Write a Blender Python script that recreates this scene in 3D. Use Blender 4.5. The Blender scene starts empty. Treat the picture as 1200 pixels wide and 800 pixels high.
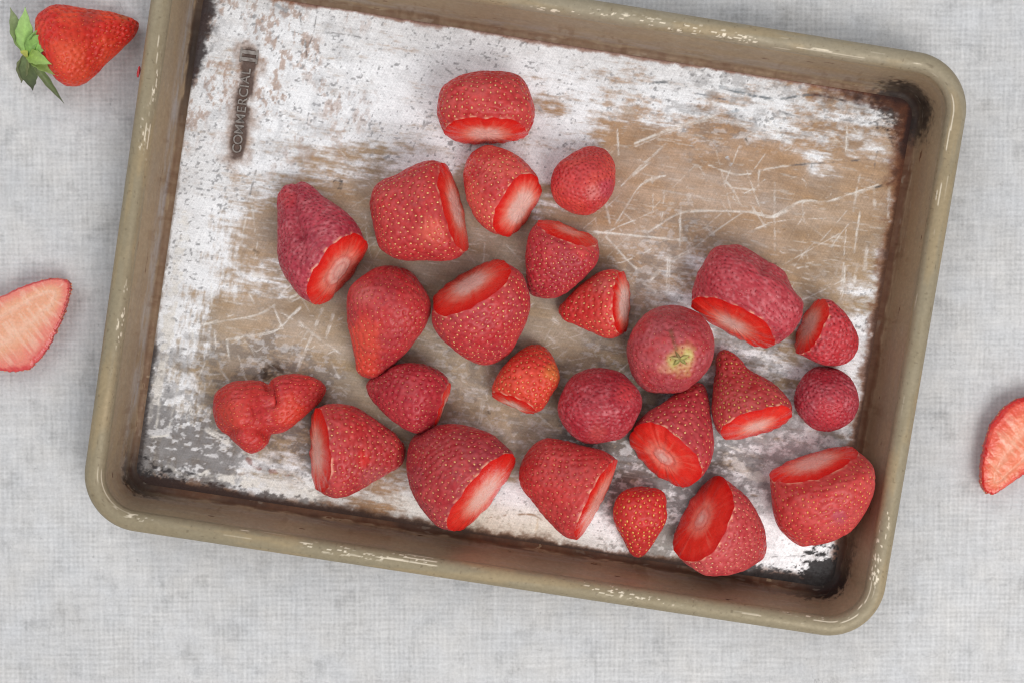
import bpy, math, random
import numpy as np
from mathutils import Matrix
from mathutils.kdtree import KDTree

# ---------------------------------------------------------------- scale, camera, light
S = 0.000358                      # metres per authoring unit (one unit = one photo pixel at table height)
FPX, DIST = 1667.0, 1667.0        # 50 mm lens, about 0.6 m above the table
TILT_X, TILT_Y = math.radians(-3.092), math.radians(-0.756)
CEN = np.array([600.0, -400.0, 0.0])

sc = bpy.context.scene
cam_data = bpy.data.cameras.new('camera')
cam_data.sensor_width = 36.0
cam_data.lens = 36.0 * FPX / 1200.0
cam_data.clip_start, cam_data.clip_end = 0.01, 50.0
cam = bpy.data.objects.new('camera', cam_data)
sc.collection.objects.link(cam)
cx, sx, cy, sy = math.cos(TILT_X), math.sin(TILT_X), math.cos(TILT_Y), math.sin(TILT_Y)
CR = np.array([[cy, 0, sy], [0, 1, 0], [-sy, 0, cy]]) @ np.array([[1, 0, 0], [0, cx, -sx], [0, sx, cx]])
CP = CEN + CR @ np.array([0, 0, DIST])
m4 = Matrix([[*CR[0], 0], [*CR[1], 0], [*CR[2], 0], [0, 0, 0, 1]])
m4.translation = (CP - CEN) * S
cam.matrix_world = m4
sc.camera = cam

world = bpy.data.worlds.new('World')
sc.world = world
world.use_nodes = True
bg = world.node_tree.nodes['Background']
bg.inputs['Color'].default_value = (0.975, 0.985, 1.0, 1)
bg.inputs['Strength'].default_value = 0.43

def area_lamp(name, px, size, watts, col):
    ld = bpy.data.lights.new(name, 'AREA')
    ld.shape = 'RECTANGLE'; ld.size = size[0]; ld.size_y = size[1]
    ld.energy = watts; ld.color = col
    lo = bpy.data.objects.new(name, ld)
    lo.location = (np.array(px, float) - CEN) * S
    d = -np.array(lo.location)
    from mathutils import Vector
    lo.rotation_euler = Vector(d).to_track_quat('-Z', 'Y').to_euler()
    sc.collection.objects.link(lo)
    return lo
area_lamp('window_light', (1950, -2150, 3000), (0.7, 0.7), 11.0, (1.0, 0.98, 0.955))
area_lamp('fill_light', (-1100, 1500, 2500), (1.0, 1.0), 4.8, (0.97, 0.985, 1.0))  # added fill lamp, brightens the cut faces turned to the upper left

sc.view_settings.view_transform = 'Standard'
sc.view_settings.look = 'None'
sc.view_settings.gamma = 1.0
sc.view_settings.exposure = 0.0
sc.render.resolution_x, sc.render.resolution_y = 1024, 682
sc.cycles.max_bounces = 8
sc.cycles.filter_width = 1.15

# ---------------------------------------------------------------- helpers
def project(P):
    q = (np.asarray(P, float) - CP) @ CR
    return np.stack([600 + FPX * q[..., 0] / -q[..., 2], 400 - FPX * q[..., 1] / -q[..., 2]], -1)

def lift(pts, z):
    """photo points -> points on the horizontal plane at height z (authoring units)"""
    p = np.asarray(pts, float)
    d = np.stack([(p[..., 0] - 600) / FPX, -(p[..., 1] - 400) / FPX, -np.ones(p.shape[:-1])], -1) @ CR.T
    k = (z - CP[2]) / d[..., 2]
    return CP + d * k[..., None]

def lin(c):
    c = np.asarray(c, float) / 255.0
    return np.where(c <= 0.04045, c / 12.92, ((c + 0.055) / 1.055) ** 2.4)

def sstep(a, b, x):
    t = np.clip((x - a) / (b - a), 0, 1)
    return t * t * (3 - 2 * t)

def mixc(c, d, k):
    return c + (d - c) * np.asarray(k)[..., None]

def _hash(ix, iy, iz, seed):
    h = (ix * 374761393 + iy * 668265263 + iz * 2147483647 + seed * 974634777) & 0xFFFFFFFF
    h = ((h ^ (h >> 13)) * 1274126177) & 0xFFFFFFFF
    h = ((h ^ (h >> 16)) * 2246822519) & 0xFFFFFFFF
    return ((h ^ (h >> 15)) & 0xFFFFFF) / float(0xFFFFFF)

def vnoise(P, period, seed=0):
    q = np.asarray(P, float) / np.asarray(period, float)
    i = np.floor(q).astype(np.int64)
    f = q - i
    f = f * f * f * (f * (f * 6 - 15) + 10)
    has_z = bool(np.any(f[..., 2]))
    out = 0
    for dx in (0, 1):
        for dy in (0, 1):
            for dz in ((0, 1) if has_z else (0,)):
                w = (f[..., 0] if dx else 1 - f[..., 0]) * (f[..., 1] if dy else 1 - f[..., 1]) * (f[..., 2] if dz else 1 - f[..., 2])
                out = out + w * _hash(i[..., 0] + dx, i[..., 1] + dy, i[..., 2] + dz, seed)
    return out

def fbm(P, period, seed=0, octs=4, gain=0.55):
    a, s, out = 1.0, 0.0, 0
    per = np.asarray(period, float)
    for o in range(octs):
        out = out + a * vnoise(P, per, seed + 17 * o)
        s += a
        a *= gain
        per = per / 2.03
    return out / s

def make_mesh(name, V, F, mat, parent=None, base=(0, 0, 0), col=None, attrs=None, smooth=True):
    """V in authoring units, F (n,4) or (n,3) index array or list of such arrays; base is the local origin"""
    V = np.ascontiguousarray((np.asarray(V, float) - np.asarray(base, float)) * S, dtype=np.float32)
    Fs = F if isinstance(F, list) else [F]
    Fs = [np.asarray(f, np.int32) for f in Fs if len(f)]
    me = bpy.data.meshes.new(name)
    me.vertices.add(len(V)); me.vertices.foreach_set('co', V.ravel())
    idx = np.concatenate([f.ravel() for f in Fs]).astype(np.int32)
    tot = np.concatenate([np.full(len(f), f.shape[1], np.int32) for f in Fs])
    start = np.concatenate([[0], np.cumsum(tot)[:-1]]).astype(np.int32)
    me.loops.add(len(idx)); me.loops.foreach_set('vertex_index', idx)
    me.polygons.add(len(tot)); me.polygons.foreach_set('loop_start', start); me.polygons.foreach_set('loop_total', tot)
    me.update(calc_edges=True)
    me.polygons.foreach_set('use_smooth', np.full(len(tot), smooth))
    if col is not None:
        a = me.attributes.new('Col', 'FLOAT_COLOR', 'POINT')
        c = np.ones((len(V), 4), np.float32); c[:, :3] = np.clip(col, 0, 1)
        a.data.foreach_set('color', c.ravel())
    for k, v in (attrs or {}).items():
        a = me.attributes.new(k, 'FLOAT', 'POINT')
        a.data.foreach_set('value', np.ascontiguousarray(v, dtype=np.float32).ravel())
    me.validate()
    me.materials.append(mat)
    o = bpy.data.objects.new(name, me)
    sc.collection.objects.link(o)
    if parent is not None:
        o.parent = parent
    else:
        o.location = (np.asarray(base, float) - CEN) * S
    return o

def empty(name, base):
    o = bpy.data.objects.new(name, None)
    o.empty_display_size = 0.01
    o.location = (np.asarray(base, float) - CEN) * S
    sc.collection.objects.link(o)
    return o

def tag(o, label=None, cat=None, group=None, kind=None):
    for k, v in (('label', label), ('category', cat), ('group', group), ('kind', kind)):
        if v: o[k] = v
    return o

def grid_faces(nu, nv, wrap_v=False, wrap_u=False, flip=False):
    iu = np.arange(nu if wrap_u else nu - 1); iv = np.arange(nv if wrap_v else nv - 1)
    a, b = np.meshgrid(iu, iv, indexing='ij')
    a2, b2 = (a + 1) % nu, (b + 1) % nv
    f = np.stack([a * nv + b, a2 * nv + b, a2 * nv + b2, a * nv + b2], -1).reshape(-1, 4)
    return f[:, ::-1] if flip else f

def catmull(pts, n=14, closed=False):
    p = np.asarray(pts, float)
    if closed:
        q = np.concatenate([p[-1:], p, p[:2]])
    else:
        q = np.concatenate([2 * p[:1] - p[1:2], p, 2 * p[-1:] - p[-2:-1]])
    out = []
    t = np.linspace(0, 1, n, endpoint=False)[:, None]
    for i in range(len(q) - 3):
        a, b, c, d = q[i:i + 4]
        out.append(0.5 * (2 * b + (c - a) * t + (2 * a - 5 * b + 4 * c - d) * t ** 2 + (3 * b - a - 3 * c + d) * t ** 3))
    if not closed:
        out.append(p[-1:])
    return np.concatenate(out)

def seg_dist(X, Y, pts):
    d = np.full(X.shape, 1e9)
    p = np.asarray(pts, float)
    for a, b in zip(p[:-1], p[1:]):
        v = b - a; L = max(v @ v, 1e-9)
        t = np.clip(((X - a[0]) * v[0] + (Y - a[1]) * v[1]) / L, 0, 1)
        d = np.minimum(d, np.hypot(X - a[0] - t * v[0], Y - a[1] - t * v[1]))
    return d

# ---------------------------------------------------------------- materials
def new_mat(name):
    m = bpy.data.materials.new(name); m.use_nodes = True
    nt = m.node_tree
    return m, nt, nt.nodes['Principled BSDF']

def N(nt, typ, **kw):
    n = nt.nodes.new(typ)
    for k, v in kw.items():
        setattr(n, k, v)
    return n

def noise_node(nt, period, detail=3.0, rough=0.55, vec=None):
    n = N(nt, 'ShaderNodeTexNoise')
    n.inputs['Scale'].default_value = 1.0 / (period * S)
    n.inputs['Detail'].default_value = detail
    n.inputs['Roughness'].default_value = rough
    if vec is not None: nt.links.new(vec, n.inputs['Vector'])
    return n

def ramp_map(nt, sock, a, b, lo, hi):
    n = N(nt, 'ShaderNodeMapRange')
    nt.links.new(sock, n.inputs['Value'])
    for k, v in zip(('From Min', 'From Max', 'To Min', 'To Max'), (a, b, lo, hi)):
        n.inputs[k].default_value = v
    return n.outputs['Result']

def scale_col(nt, colsock, fac):
    n = N(nt, 'ShaderNodeVectorMath', operation='SCALE')
    nt.links.new(colsock, n.inputs[0]); nt.links.new(fac, n.inputs['Scale'])
    return n.outputs['Vector']

def col_mat(name, rough=(0.4, 0.55), nper=6.0, namp=0.12, bump=0.1, bper=3.0, metal_attr=False, spec=0.5, sss=0.0, sheen=0.0, coat=0.0, metallic=0.0):
    m, nt, b = new_mat(name)
    tc = N(nt, 'ShaderNodeTexCoord')
    at = N(nt, 'ShaderNodeAttribute', attribute_name='Col')
    nz = noise_node(nt, nper, 4.0, 0.6, tc.outputs['Object'])
    nt.links.new(scale_col(nt, at.outputs['Color'], ramp_map(nt, nz.outputs['Fac'], 0.25, 0.75, 1 - namp, 1 + namp)), b.inputs['Base Color'])
    nz2 = noise_node(nt, nper * 2.3, 3.0, 0.6, tc.outputs['Object'])
    nt.links.new(ramp_map(nt, nz2.outputs['Fac'], 0.3, 0.7, rough[0], rough[1]), b.inputs['Roughness'])
    if bump:
        nb = noise_node(nt, bper, 3.0, 0.6, tc.outputs['Object'])
        bn = N(nt, 'ShaderNodeBump')
        bn.inputs['Strength'].default_value = bump
        bn.inputs['Distance'].default_value = bper * S * 0.5
        nt.links.new(nb.outputs['Fac'], bn.inputs['Height'])
        nt.links.new(bn.outputs['Normal'], b.inputs['Normal'])
    b.inputs['Specular IOR Level'].default_value = spec
    if metal_attr:
        am = N(nt, 'ShaderNodeAttribute', attribute_name='metal')
        nt.links.new(am.outputs['Fac'], b.inputs['Metallic'])
    else:
        b.inputs['Metallic'].default_value = metallic
    if sss:
        b.inputs['Subsurface Weight'].default_value = sss
        b.inputs['Subsurface Radius'].default_value = (1.0, 0.35, 0.25)
        b.inputs['Subsurface Scale'].default_value = 6 * S
    if sheen:
        b.inputs['Sheen Weight'].default_value = sheen
        b.inputs['Sheen Roughness'].default_value = 0.45
        b.inputs['Sheen Tint'].default_value = (1.0, 0.85, 0.87, 1)
    if coat:
        b.inputs['Coat Weight'].default_value = coat
        b.inputs['Coat Roughness'].default_value = 0.2
    return m

M_SKIN = col_mat('strawberry_skin', (0.33, 0.52), 3.4, 0.15, 0.32, 2.4, spec=0.4, sheen=0.08)
M_SEED = col_mat('strawberry_seed', (0.35, 0.5), 3.0, 0.15, 0.0, spec=0.5)
M_FLESH = col_mat('strawberry_flesh', (0.22, 0.38), 2.6, 0.10, 0.3, 2.6, spec=0.5, sss=0.18)
M_LEAF = col_mat('strawberry_leaf', (0.45, 0.6), 4.0, 0.18, 0.3, 4.0, spec=0.4)
M_TRAY = col_mat('worn_tray_floor', (0.42, 0.62), 2.6, 0.07, 0.08, 2.4, metal_attr=True, spec=0.16)
def brushed(mat):
    nt = mat.node_tree; b = nt.nodes['Principled BSDF']
    tc = N(nt, 'ShaderNodeTexCoord')
    src = b.inputs['Base Color'].links[0].from_socket
    for rot, amp, sx_ in ((PROT_, 0.09, 0.10), (PROT_ + 1.25, 0.08, 0.12), (PROT_ - 0.7, 0.07, 0.12)):
        mp = N(nt, 'ShaderNodeMapping'); mp.vector_type = 'TEXTURE'
        mp.inputs['Rotation'].default_value = (0, 0, rot); mp.inputs['Scale'].default_value = (1 / sx_, 1, 1)
        nt.links.new(tc.outputs['Object'], mp.inputs['Vector'])
        nz = noise_node(nt, 1.9, 2.0, 0.7, mp.outputs['Vector'])
        src = scale_col(nt, src, ramp_map(nt, nz.outputs['Fac'], 0.30, 0.70, 1 - amp, 1 + amp))
    gr = noise_node(nt, 1.5, 1.0, 0.5, tc.outputs['Object'])
    src = scale_col(nt, src, ramp_map(nt, gr.outputs['Fac'], 0.30, 0.70, 0.93, 1.07))
    nt.links.new(src, b.inputs['Base Color'])
PROT_ = math.radians(-8.84)
brushed(M_TRAY)
M_RIM = col_mat('champagne_metal', (0.44, 0.66), 4.5, 0.11, 0.12, 3.0, metal_attr=True, spec=0.28)

def cloth_material():
    m, nt, b = new_mat('grey_linen')
    L = nt.links.new
    tc = N(nt, 'ShaderNodeTexCoord')
    # a slow wobble so the threads never run dead straight
    wob = noise_node(nt, 60, 2.0, 0.5, tc.outputs['Object'])
    wv = N(nt, 'ShaderNodeVectorMath', operation='MULTIPLY_ADD')
    L(wob.outputs['Color'], wv.inputs[0]); wv.inputs[1].default_value = (7 * S,) * 3
    L(tc.outputs['Object'], wv.inputs[2])
    def threads(direction):
        w = N(nt, 'ShaderNodeTexWave', wave_type='BANDS', bands_direction=direction, wave_profile='SIN')
        L(wv.outputs[0], w.inputs['Vector'])
        w.inputs['Scale'].default_value = 2 * math.pi / (20 * 5.8 * S)
        w.inputs['Distortion'].default_value = 0.0
        return w.outputs['Fac']
    wx, wy = threads('X'), threads('Y')
    # slubs: noise stretched along each thread direction
    def slub(sx_, sy_):
        mp = N(nt, 'ShaderNodeMapping'); mp.inputs['Scale'].default_value = (sx_, sy_, 1)
        L(tc.outputs['Object'], mp.inputs['Vector'])
        return noise_node(nt, 6.0, 2.0, 0.6, mp.outputs['Vector']).outputs['Fac']
    s1, s2 = slub(1, 0.12), slub(0.12, 1)
    def math_(op, a, b_):
        n = N(nt, 'ShaderNodeMath', operation=op)
        for i, v in enumerate((a, b_)):
            if isinstance(v, (int, float)): n.inputs[i].default_value = v
            else: L(v, n.inputs[i])
        return n.outputs[0]
    amp = ramp_map(nt, noise_node(nt, 85, 3.0, 0.6, tc.outputs['Object']).outputs['Fac'], 0.35, 0.65, 0.25, 1.0)
    weave = math_('MULTIPLY', math_('ADD', math_('SUBTRACT', wx, 0.5), math_('SUBTRACT', wy, 0.5)), amp)
    slubs = math_('ADD', math_('SUBTRACT', s1, 0.5), math_('SUBTRACT', s2, 0.5))
    height = math_('ADD', math_('MULTIPLY', weave, 0.5), math_('MULTIPLY', slubs, 1.1))
    # colour
    big = noise_node(nt, 150, 5.0, 0.6, tc.outputs['Object']).outputs['Fac']
    fine = noise_node(nt, 3.2, 2.0, 0.65, tc.outputs['Object']).outputs['Fac']
    v = math_('ADD', ramp_map(nt, big, 0.3, 0.7, 0.585, 0.655), math_('MULTIPLY', weave, 0.055))
    v = math_('ADD', v, math_('MULTIPLY', slubs, 0.20))
    mot = noise_node(nt, 19, 4.0, 0.65, tc.outputs['Object']).outputs['Fac']
    v = math_('ADD', v, math_('MULTIPLY', math_('SUBTRACT', mot, 0.5), 0.18))
    v = math_('ADD', v, math_('MULTIPLY', math_('SUBTRACT', fine, 0.5), 0.26))
    # dark flecks and smudges
    fl = noise_node(nt, 11, 4.0, 0.7, tc.outputs['Object']).outputs['Fac']
    fk = ramp_map(nt, fl, 0.64, 0.74, 0.0, 0.17)
    sm = noise_node(nt, 42, 5.0, 0.68, tc.outputs['Object']).outputs['Fac']
    v = math_('SUBTRACT', v, fk)
    v = math_('SUBTRACT', v, ramp_map(nt, sm, 0.54, 0.72, 0.0, 0.15))
    # hairline creases: thin iso-lines of a noise, only here and there
    cr = noise_node(nt, 70, 4.0, 0.55, tc.outputs['Object']).outputs['Fac']
    line = ramp_map(nt, math_('ABSOLUTE', math_('SUBTRACT', cr, 0.5), 0.0), 0.0, 0.006, 1.0, 0.0)
    where = ramp_map(nt, noise_node(nt, 95, 2.0, 0.5, tc.outputs['Object']).outputs['Fac'], 0.58, 0.70, 0.0, 0.12)
    v = math_('SUBTRACT', v, math_('MULTIPLY', line, where))
    cc = N(nt, 'ShaderNodeCombineColor')
    L(v, cc.inputs[0]); L(v, cc.inputs[1]); L(math_('MULTIPLY', v, 1.0), cc.inputs[2])
    # faint cool and warm blotches of the print
    tint = noise_node(nt, 55, 3.0, 0.6, tc.outputs['Object'])
    mx = N(nt, 'ShaderNodeMix', data_type='RGBA', blend_type='MULTIPLY')
    mx.inputs['Factor'].default_value = 1.0
    rp = N(nt, 'ShaderNodeValToRGB')
    rp.color_ramp.elements[0].position = 0.3; rp.color_ramp.elements[0].color = (1.0, 0.985, 0.975, 1)
    rp.color_ramp.elements[1].position = 0.7; rp.color_ramp.elements[1].color = (0.965, 0.975, 1.0, 1)
    L(tint.outputs['Fac'], rp.inputs['Fac'])
    L(cc.outputs[0], mx.inputs['A']); L(rp.outputs['Color'], mx.inputs['B'])
    L(mx.outputs['Result'], b.inputs['Base Color'])
    b.inputs['Roughness'].default_value = 0.85
    b.inputs['Specular IOR Level'].default_value = 0.2
    bn = N(nt, 'ShaderNodeBump'); bn.inputs['Strength'].default_value = 0.4; bn.inputs['Distance'].default_value = 0.9 * S
    L(height, bn.inputs['Height']); L(bn.outputs['Normal'], b.inputs['Normal'])
    return m

# ---------------------------------------------------------------- the cloth
xs = np.linspace(-1400, 2600, 81); ys = np.linspace(-2000, 1200, 65)
gx, gy = np.meshgrid(xs, ys, indexing='ij')
gz = np.zeros_like(gx)
cloth = make_mesh('tablecloth', np.stack([gx, gy, gz], -1).reshape(-1, 3), grid_faces(81, 65), cloth_material())
tag(cloth, 'pale grey linen-weave cloth under the baking tray', kind='structure')

# ---------------------------------------------------------------- the baking tray
PW, PH, PCX, PCY, PROT = 922.2, 669.9, 613.0, -342.0, math.radians(-8.8415)
INS = 35.0
FA, FB, FR = PW / 2 - INS, PH / 2 - INS, 30.0           # foot of the wall: half sizes and corner radius
ca, sa = math.cos(PROT), math.sin(PROT)
PAN0 = np.array([PCX, PCY, 0.0])
def pan_to_world(u, v, z):
    return np.stack([PCX + u * ca - v * sa, PCY + u * sa + v * ca, z + 0 * u], -1)
tray = empty('baking_tray', PAN0)
tag(tray, 'worn champagne-gold metal baking tray, scratched and stained, holding the strawberries', 'baking tray')
FLOOR_Z = 2.0

def outline(n):
    """n points and outward normals round the foot of the wall, evenly spaced"""
    L1, L2, A = 2 * (FA - FR), 2 * (FB - FR), math.pi / 2 * FR
    per = 2 * L1 + 2 * L2 + 4 * A
    s = np.arange(n) / n * per
    P = np.zeros((n, 2)); Q = np.zeros((n, 2))
    corners = [(FA - FR, FB - FR, 90), (FA - FR, -(FB - FR), 0), (-(FA - FR), -(FB - FR), -90), (-(FA - FR), FB - FR, -180)]
    segs = []
    # start at top-left end of arc, go clockwise
    segs += [('l', (-(FA - FR), FB), (1, 0), L1, (0, 1)), ('a', corners[0], None, A, None),
             ('l', (FA, FB - FR), (0, -1), L2, (1, 0)), ('a', corners[1], None, A, None),
             ('l', (FA - FR, -FB), (-1, 0), L1, (0, -1)), ('a', corners[2], None, A, None),
             ('l', (-FA, -(FB - FR)), (0, 1), L2, (-1, 0)), ('a', corners[3], None, A, None)]
    o = 0.0
    for typ, p, d, ln, nn in segs:
        k = (s >= o) & (s < o + ln)
        t = s[k] - o
        if typ == 'l':
            P[k] = np.array(p) + t[:, None] * np.array(d); Q[k] = nn
        else:
            ang = np.radians(p[2]) - t / FR
            Q[k] = np.stack([np.cos(ang), np.sin(ang)], -1)
            P[k] = np.array(p[:2]) + FR * Q[k]
        o += ln
    return P, Q, s, per

NPER = 2200
OP, ON, OS, OPER = outline(NPER)
fil = [(-10, FLOOR_Z + 0.2), (-7, FLOOR_Z + 0.7), (-4.2, 4.2), (-2.0, 6.6), (-0.4, 9.6), (0.8, 13.0)]
wall_in = fil + [(0.8 + 11.2 * k / 12, 13.0 + 41.0 * k / 12) for k in range(1, 13)]
bead = []
for k in range(0, 23):
    a = math.radians(176 - k * 11.6)
    bead.append((23.4 + 11.4 * math.cos(a) * (1.0), 56.5 + 11.0 * math.sin(a)))
wall_in_end = wall_in[-1]
bead[0] = wall_in_end
wall_out = [(15.2, 49.0), (12.2, 38), (9.0, 26), (5.5, 14), (2.5, 6), (-2, 1.6), (-10, 0.7), (-22, 0.7)]

def loft(prof, n_ctrl=None):
    pr = np.asarray(prof, float)
    U = OP[None, :, 0] + pr[:, 0, None] * ON[None, :, 0]
    V = OP[None, :, 1] + pr[:, 0, None] * ON[None, :, 1]
    Z = np.repeat(pr[:, 1, None], NPER, 1)
    return U, V, Z

def side_weights(U, V):
    """how much a point belongs to each side (left, right, top, bottom) of the tray"""
    dl, dr, dt, db = U + FA, FA - U, FB - V, V + FB
    w = np.stack([np.exp(-np.abs(q) / 26.0) for q in (dl, dr, dt, db)], 0)
    return w / (w.sum(0) + 1e-9)

def refine(prof, step=1.6):
    p = np.asarray(prof, float); out = [p[0]]
    for a, b in zip(p[:-1], p[1:]):
        n = max(1, int(np.ceil(np.linalg.norm(b - a) / step)))
        for k in range(1, n + 1): out.append(a + (b - a) * k / n)
    return np.array(out)

# wall
wi = refine(catmull(wall_in, 5), 2.2)
U, V, Z = loft(wi)
P3 = pan_to_world(U, V, Z)
SW = side_weights(U, V)
h = np.clip((Z - FLOOR_Z) / 52.0, 0, 1)
along = np.stack([np.repeat(OS[None], len(wi), 0), Z, 0 * Z], -1)
base_c = lin((166, 148, 122)) * np.ones(U.shape + (1,))
n1 = fbm(along, (70, 14, 9), 3, 4); n2 = fbm(along, (26, 5, 9), 5, 3); n3 = fbm(P3, (9, 9, 9), 8, 3)
c = mixc(base_c, lin((156, 144, 128)), sstep(0.45, 0.7, n1) * 0.4)
brown = SW[3] * 0.42 + SW[1] * 0.5 + SW[0] * 0.30 + SW[2] * 0.22
c = mixc(c, lin((134, 98, 70)), np.clip(brown * sstep(1.05, 0.25, h) * (0.55 + 0.7 * n1), 0, 1))
c = mixc(c, lin((176, 172, 172)), np.clip((SW[0] * 0.75 + SW[2] * 0.35 + SW[3] * 0.25) * sstep(0.05, 0.16, h) * sstep(0.55, 0.24, h) * sstep(0.15, 0.85, n2), 0, 1))  # reflection of the pale floor, painted as a streaky band low on the wall
# corner coordinates for burnt-on grease
def corner_d(U, V, su, sv):
    return np.hypot(U - su * (FA - 8), V - sv * (FB - 8))
tr, br, bl, tl = corner_d(U, V, 1, 1), corner_d(U, V, 1, -1), corner_d(U, V, -1, -1), corner_d(U, V, -1, 1)
foot = sstep(0.14 + 0.16 * (n2 - 0.5) * 2, 0.03, h)
rust = foot * np.clip(0.62 + SW[3] * 0.4 + SW[1] * 0.4 + 0.6 * (n3 - 0.5), 0, 1)
c = mixc(c, lin((92, 54, 34)), np.clip(rust, 0, 1) * 0.9)
nf = fbm(P3, (6, 6, 6), 12, 4, 0.65)
burn = np.maximum.reduce([sstep(62, 34, tr + 40 * (nf - 0.5)) * sstep(0.66, 0.36, h + 0.5 * (nf - 0.5)) * (0.75 + 0.25 * n3),
                          np.exp(-(br / 60) ** 2) * sstep(0.42, 0.22, h + 0.6 * (nf - 0.5)),
                          np.exp(-(bl / 50) ** 2) * sstep(0.40, 0.20, h + 0.6 * (nf - 0.5)) * 0.85])
burn = np.maximum(burn, foot * SW[0] * sstep(80, 215, V) * 0.95)
burn = np.maximum(burn, foot * SW[3] * 0.45 * sstep(0.42, 0.62, n1))
c = mixc(c, lin((34, 24, 22)), np.clip(burn, 0, 0.96))
drip = sstep(0.60, 0.72, fbm(along, (13, 30, 9), 22, 4, 0.65)) * sstep(0.85, 0.3, h)
c = mixc(c, c * np.array([0.72, 0.62, 0.55]), drip * 0.55)
scuff = sstep(0.70, 0.78, fbm(along, (16, 2.2, 9), 21, 3)) * sstep(0.4, 0.6, n1)
c = mixc(c, lin((205, 196, 180)), scuff * 0.12)
metal = np.clip(0.40 - 0.4 * burn - 0.3 * rust, 0.0, 1)
wo = refine(wall_out, 6)
Uo, Vo, Zo = loft(wo)
co = np.repeat(np.repeat(lin((140, 122, 95))[None, None], len(wo), 0), NPER, 1)
V_all = np.concatenate([P3.reshape(-1, 3), pan_to_world(Uo, Vo, Zo).reshape(-1, 3)])
F1 = grid_faces(len(wi), NPER, wrap_v=True); F2 = grid_faces(len(wo), NPER, wrap_v=True) + len(wi) * NPER
wall = make_mesh('wall', V_all, [F1, F2], M_RIM, tray, PAN0,
                 np.concatenate([c.reshape(-1, 3), co.reshape(-1, 3)]),
                 {'metal': np.concatenate([metal.ravel(), np.full(Uo.size, 0.5)])})

# rolled rim
bd = np.concatenate([refine(bead, 1.5), [wall_out[0]]])
U, V, Z = loft(bd)
P3 = pan_to_world(U, V, Z)
SW = side_weights(U, V)
k = np.repeat(np.linspace(0, len(bd) * 1.5, len(bd))[:, None], NPER, 1)
along = np.stack([np.repeat(OS[None], len(bd), 0), k, 0 * k], -1)
n1 = fbm(along, (90, 20, 9), 31, 4); n2 = fbm(along, (30, 9, 9), 32, 3)
c = lin((151, 139, 115)) * np.ones(U.shape + (1,))
c = mixc(c, lin((162, 151, 130)), np.clip(SW[2] * 0.8 + SW[1] * 0.2, 0, 1))
c = mixc(c, lin((172, 150, 114)), sstep(0.5, 0.7, n1) * 0.5)
c = mixc(c, lin((146, 132, 106)), sstep(0.52, 0.75, n2) * 0.4)
top = sstep(8, 13, k) * sstep(30, 22, k)                      # crown of the bead takes the knocks
chips = sstep(0.69, 0.73, fbm(along, (5.5, 2.4, 9), 41, 2)) * sstep(0.60, 0.72, fbm(along, (110, 30, 9), 42, 2) + 0.12 * SW[3] + 0.04 * SW[2]) * top
longs = sstep(0.76, 0.80, fbm(along, (42, 1.7, 9), 43, 2)) * sstep(0.46, 0.62, fbm(along, (140, 40, 9), 44, 2) + 0.09 * SW[3] + 0.09 * SW[2]) * sstep(6, 11, k) * sstep(30, 23, k)
wear = np.clip(np.maximum(chips, longs * 0.9), 0, 1)
c = mixc(c, lin((238, 226, 204)), wear)
specks = sstep(0.90, 0.94, vnoise(along, (3, 3, 9), 47)) * 0.4
c = mixc(c, lin((92, 78, 58)), specks)
metal = np.clip(0.15 + 0.1 * wear, 0, 1)
rim = make_mesh('rim', P3.reshape(-1, 3), grid_faces(len(bd), NPER, wrap_v=True), M_RIM, tray, PAN0, c.reshape(-1, 3), {'metal': metal.ravel()})

# floor of the tray ------------------------------------------------
GS = 1.22
nu, nv = int(2 * (FA - 9) / GS), int(2 * (FB - 9) / GS)
u, v = np.meshgrid(np.linspace(-(FA - 9), FA - 9, nu), np.linspace(-(FB - 9), FB - 9, nv), indexing='ij')
PF = pan_to_world(u, v, np.full_like(u, FLOOR_Z))
XY = project(PF); X, Y = XY[..., 0], XY[..., 1]
UV3 = np.stack([u, v, 0 * u], -1)

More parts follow.
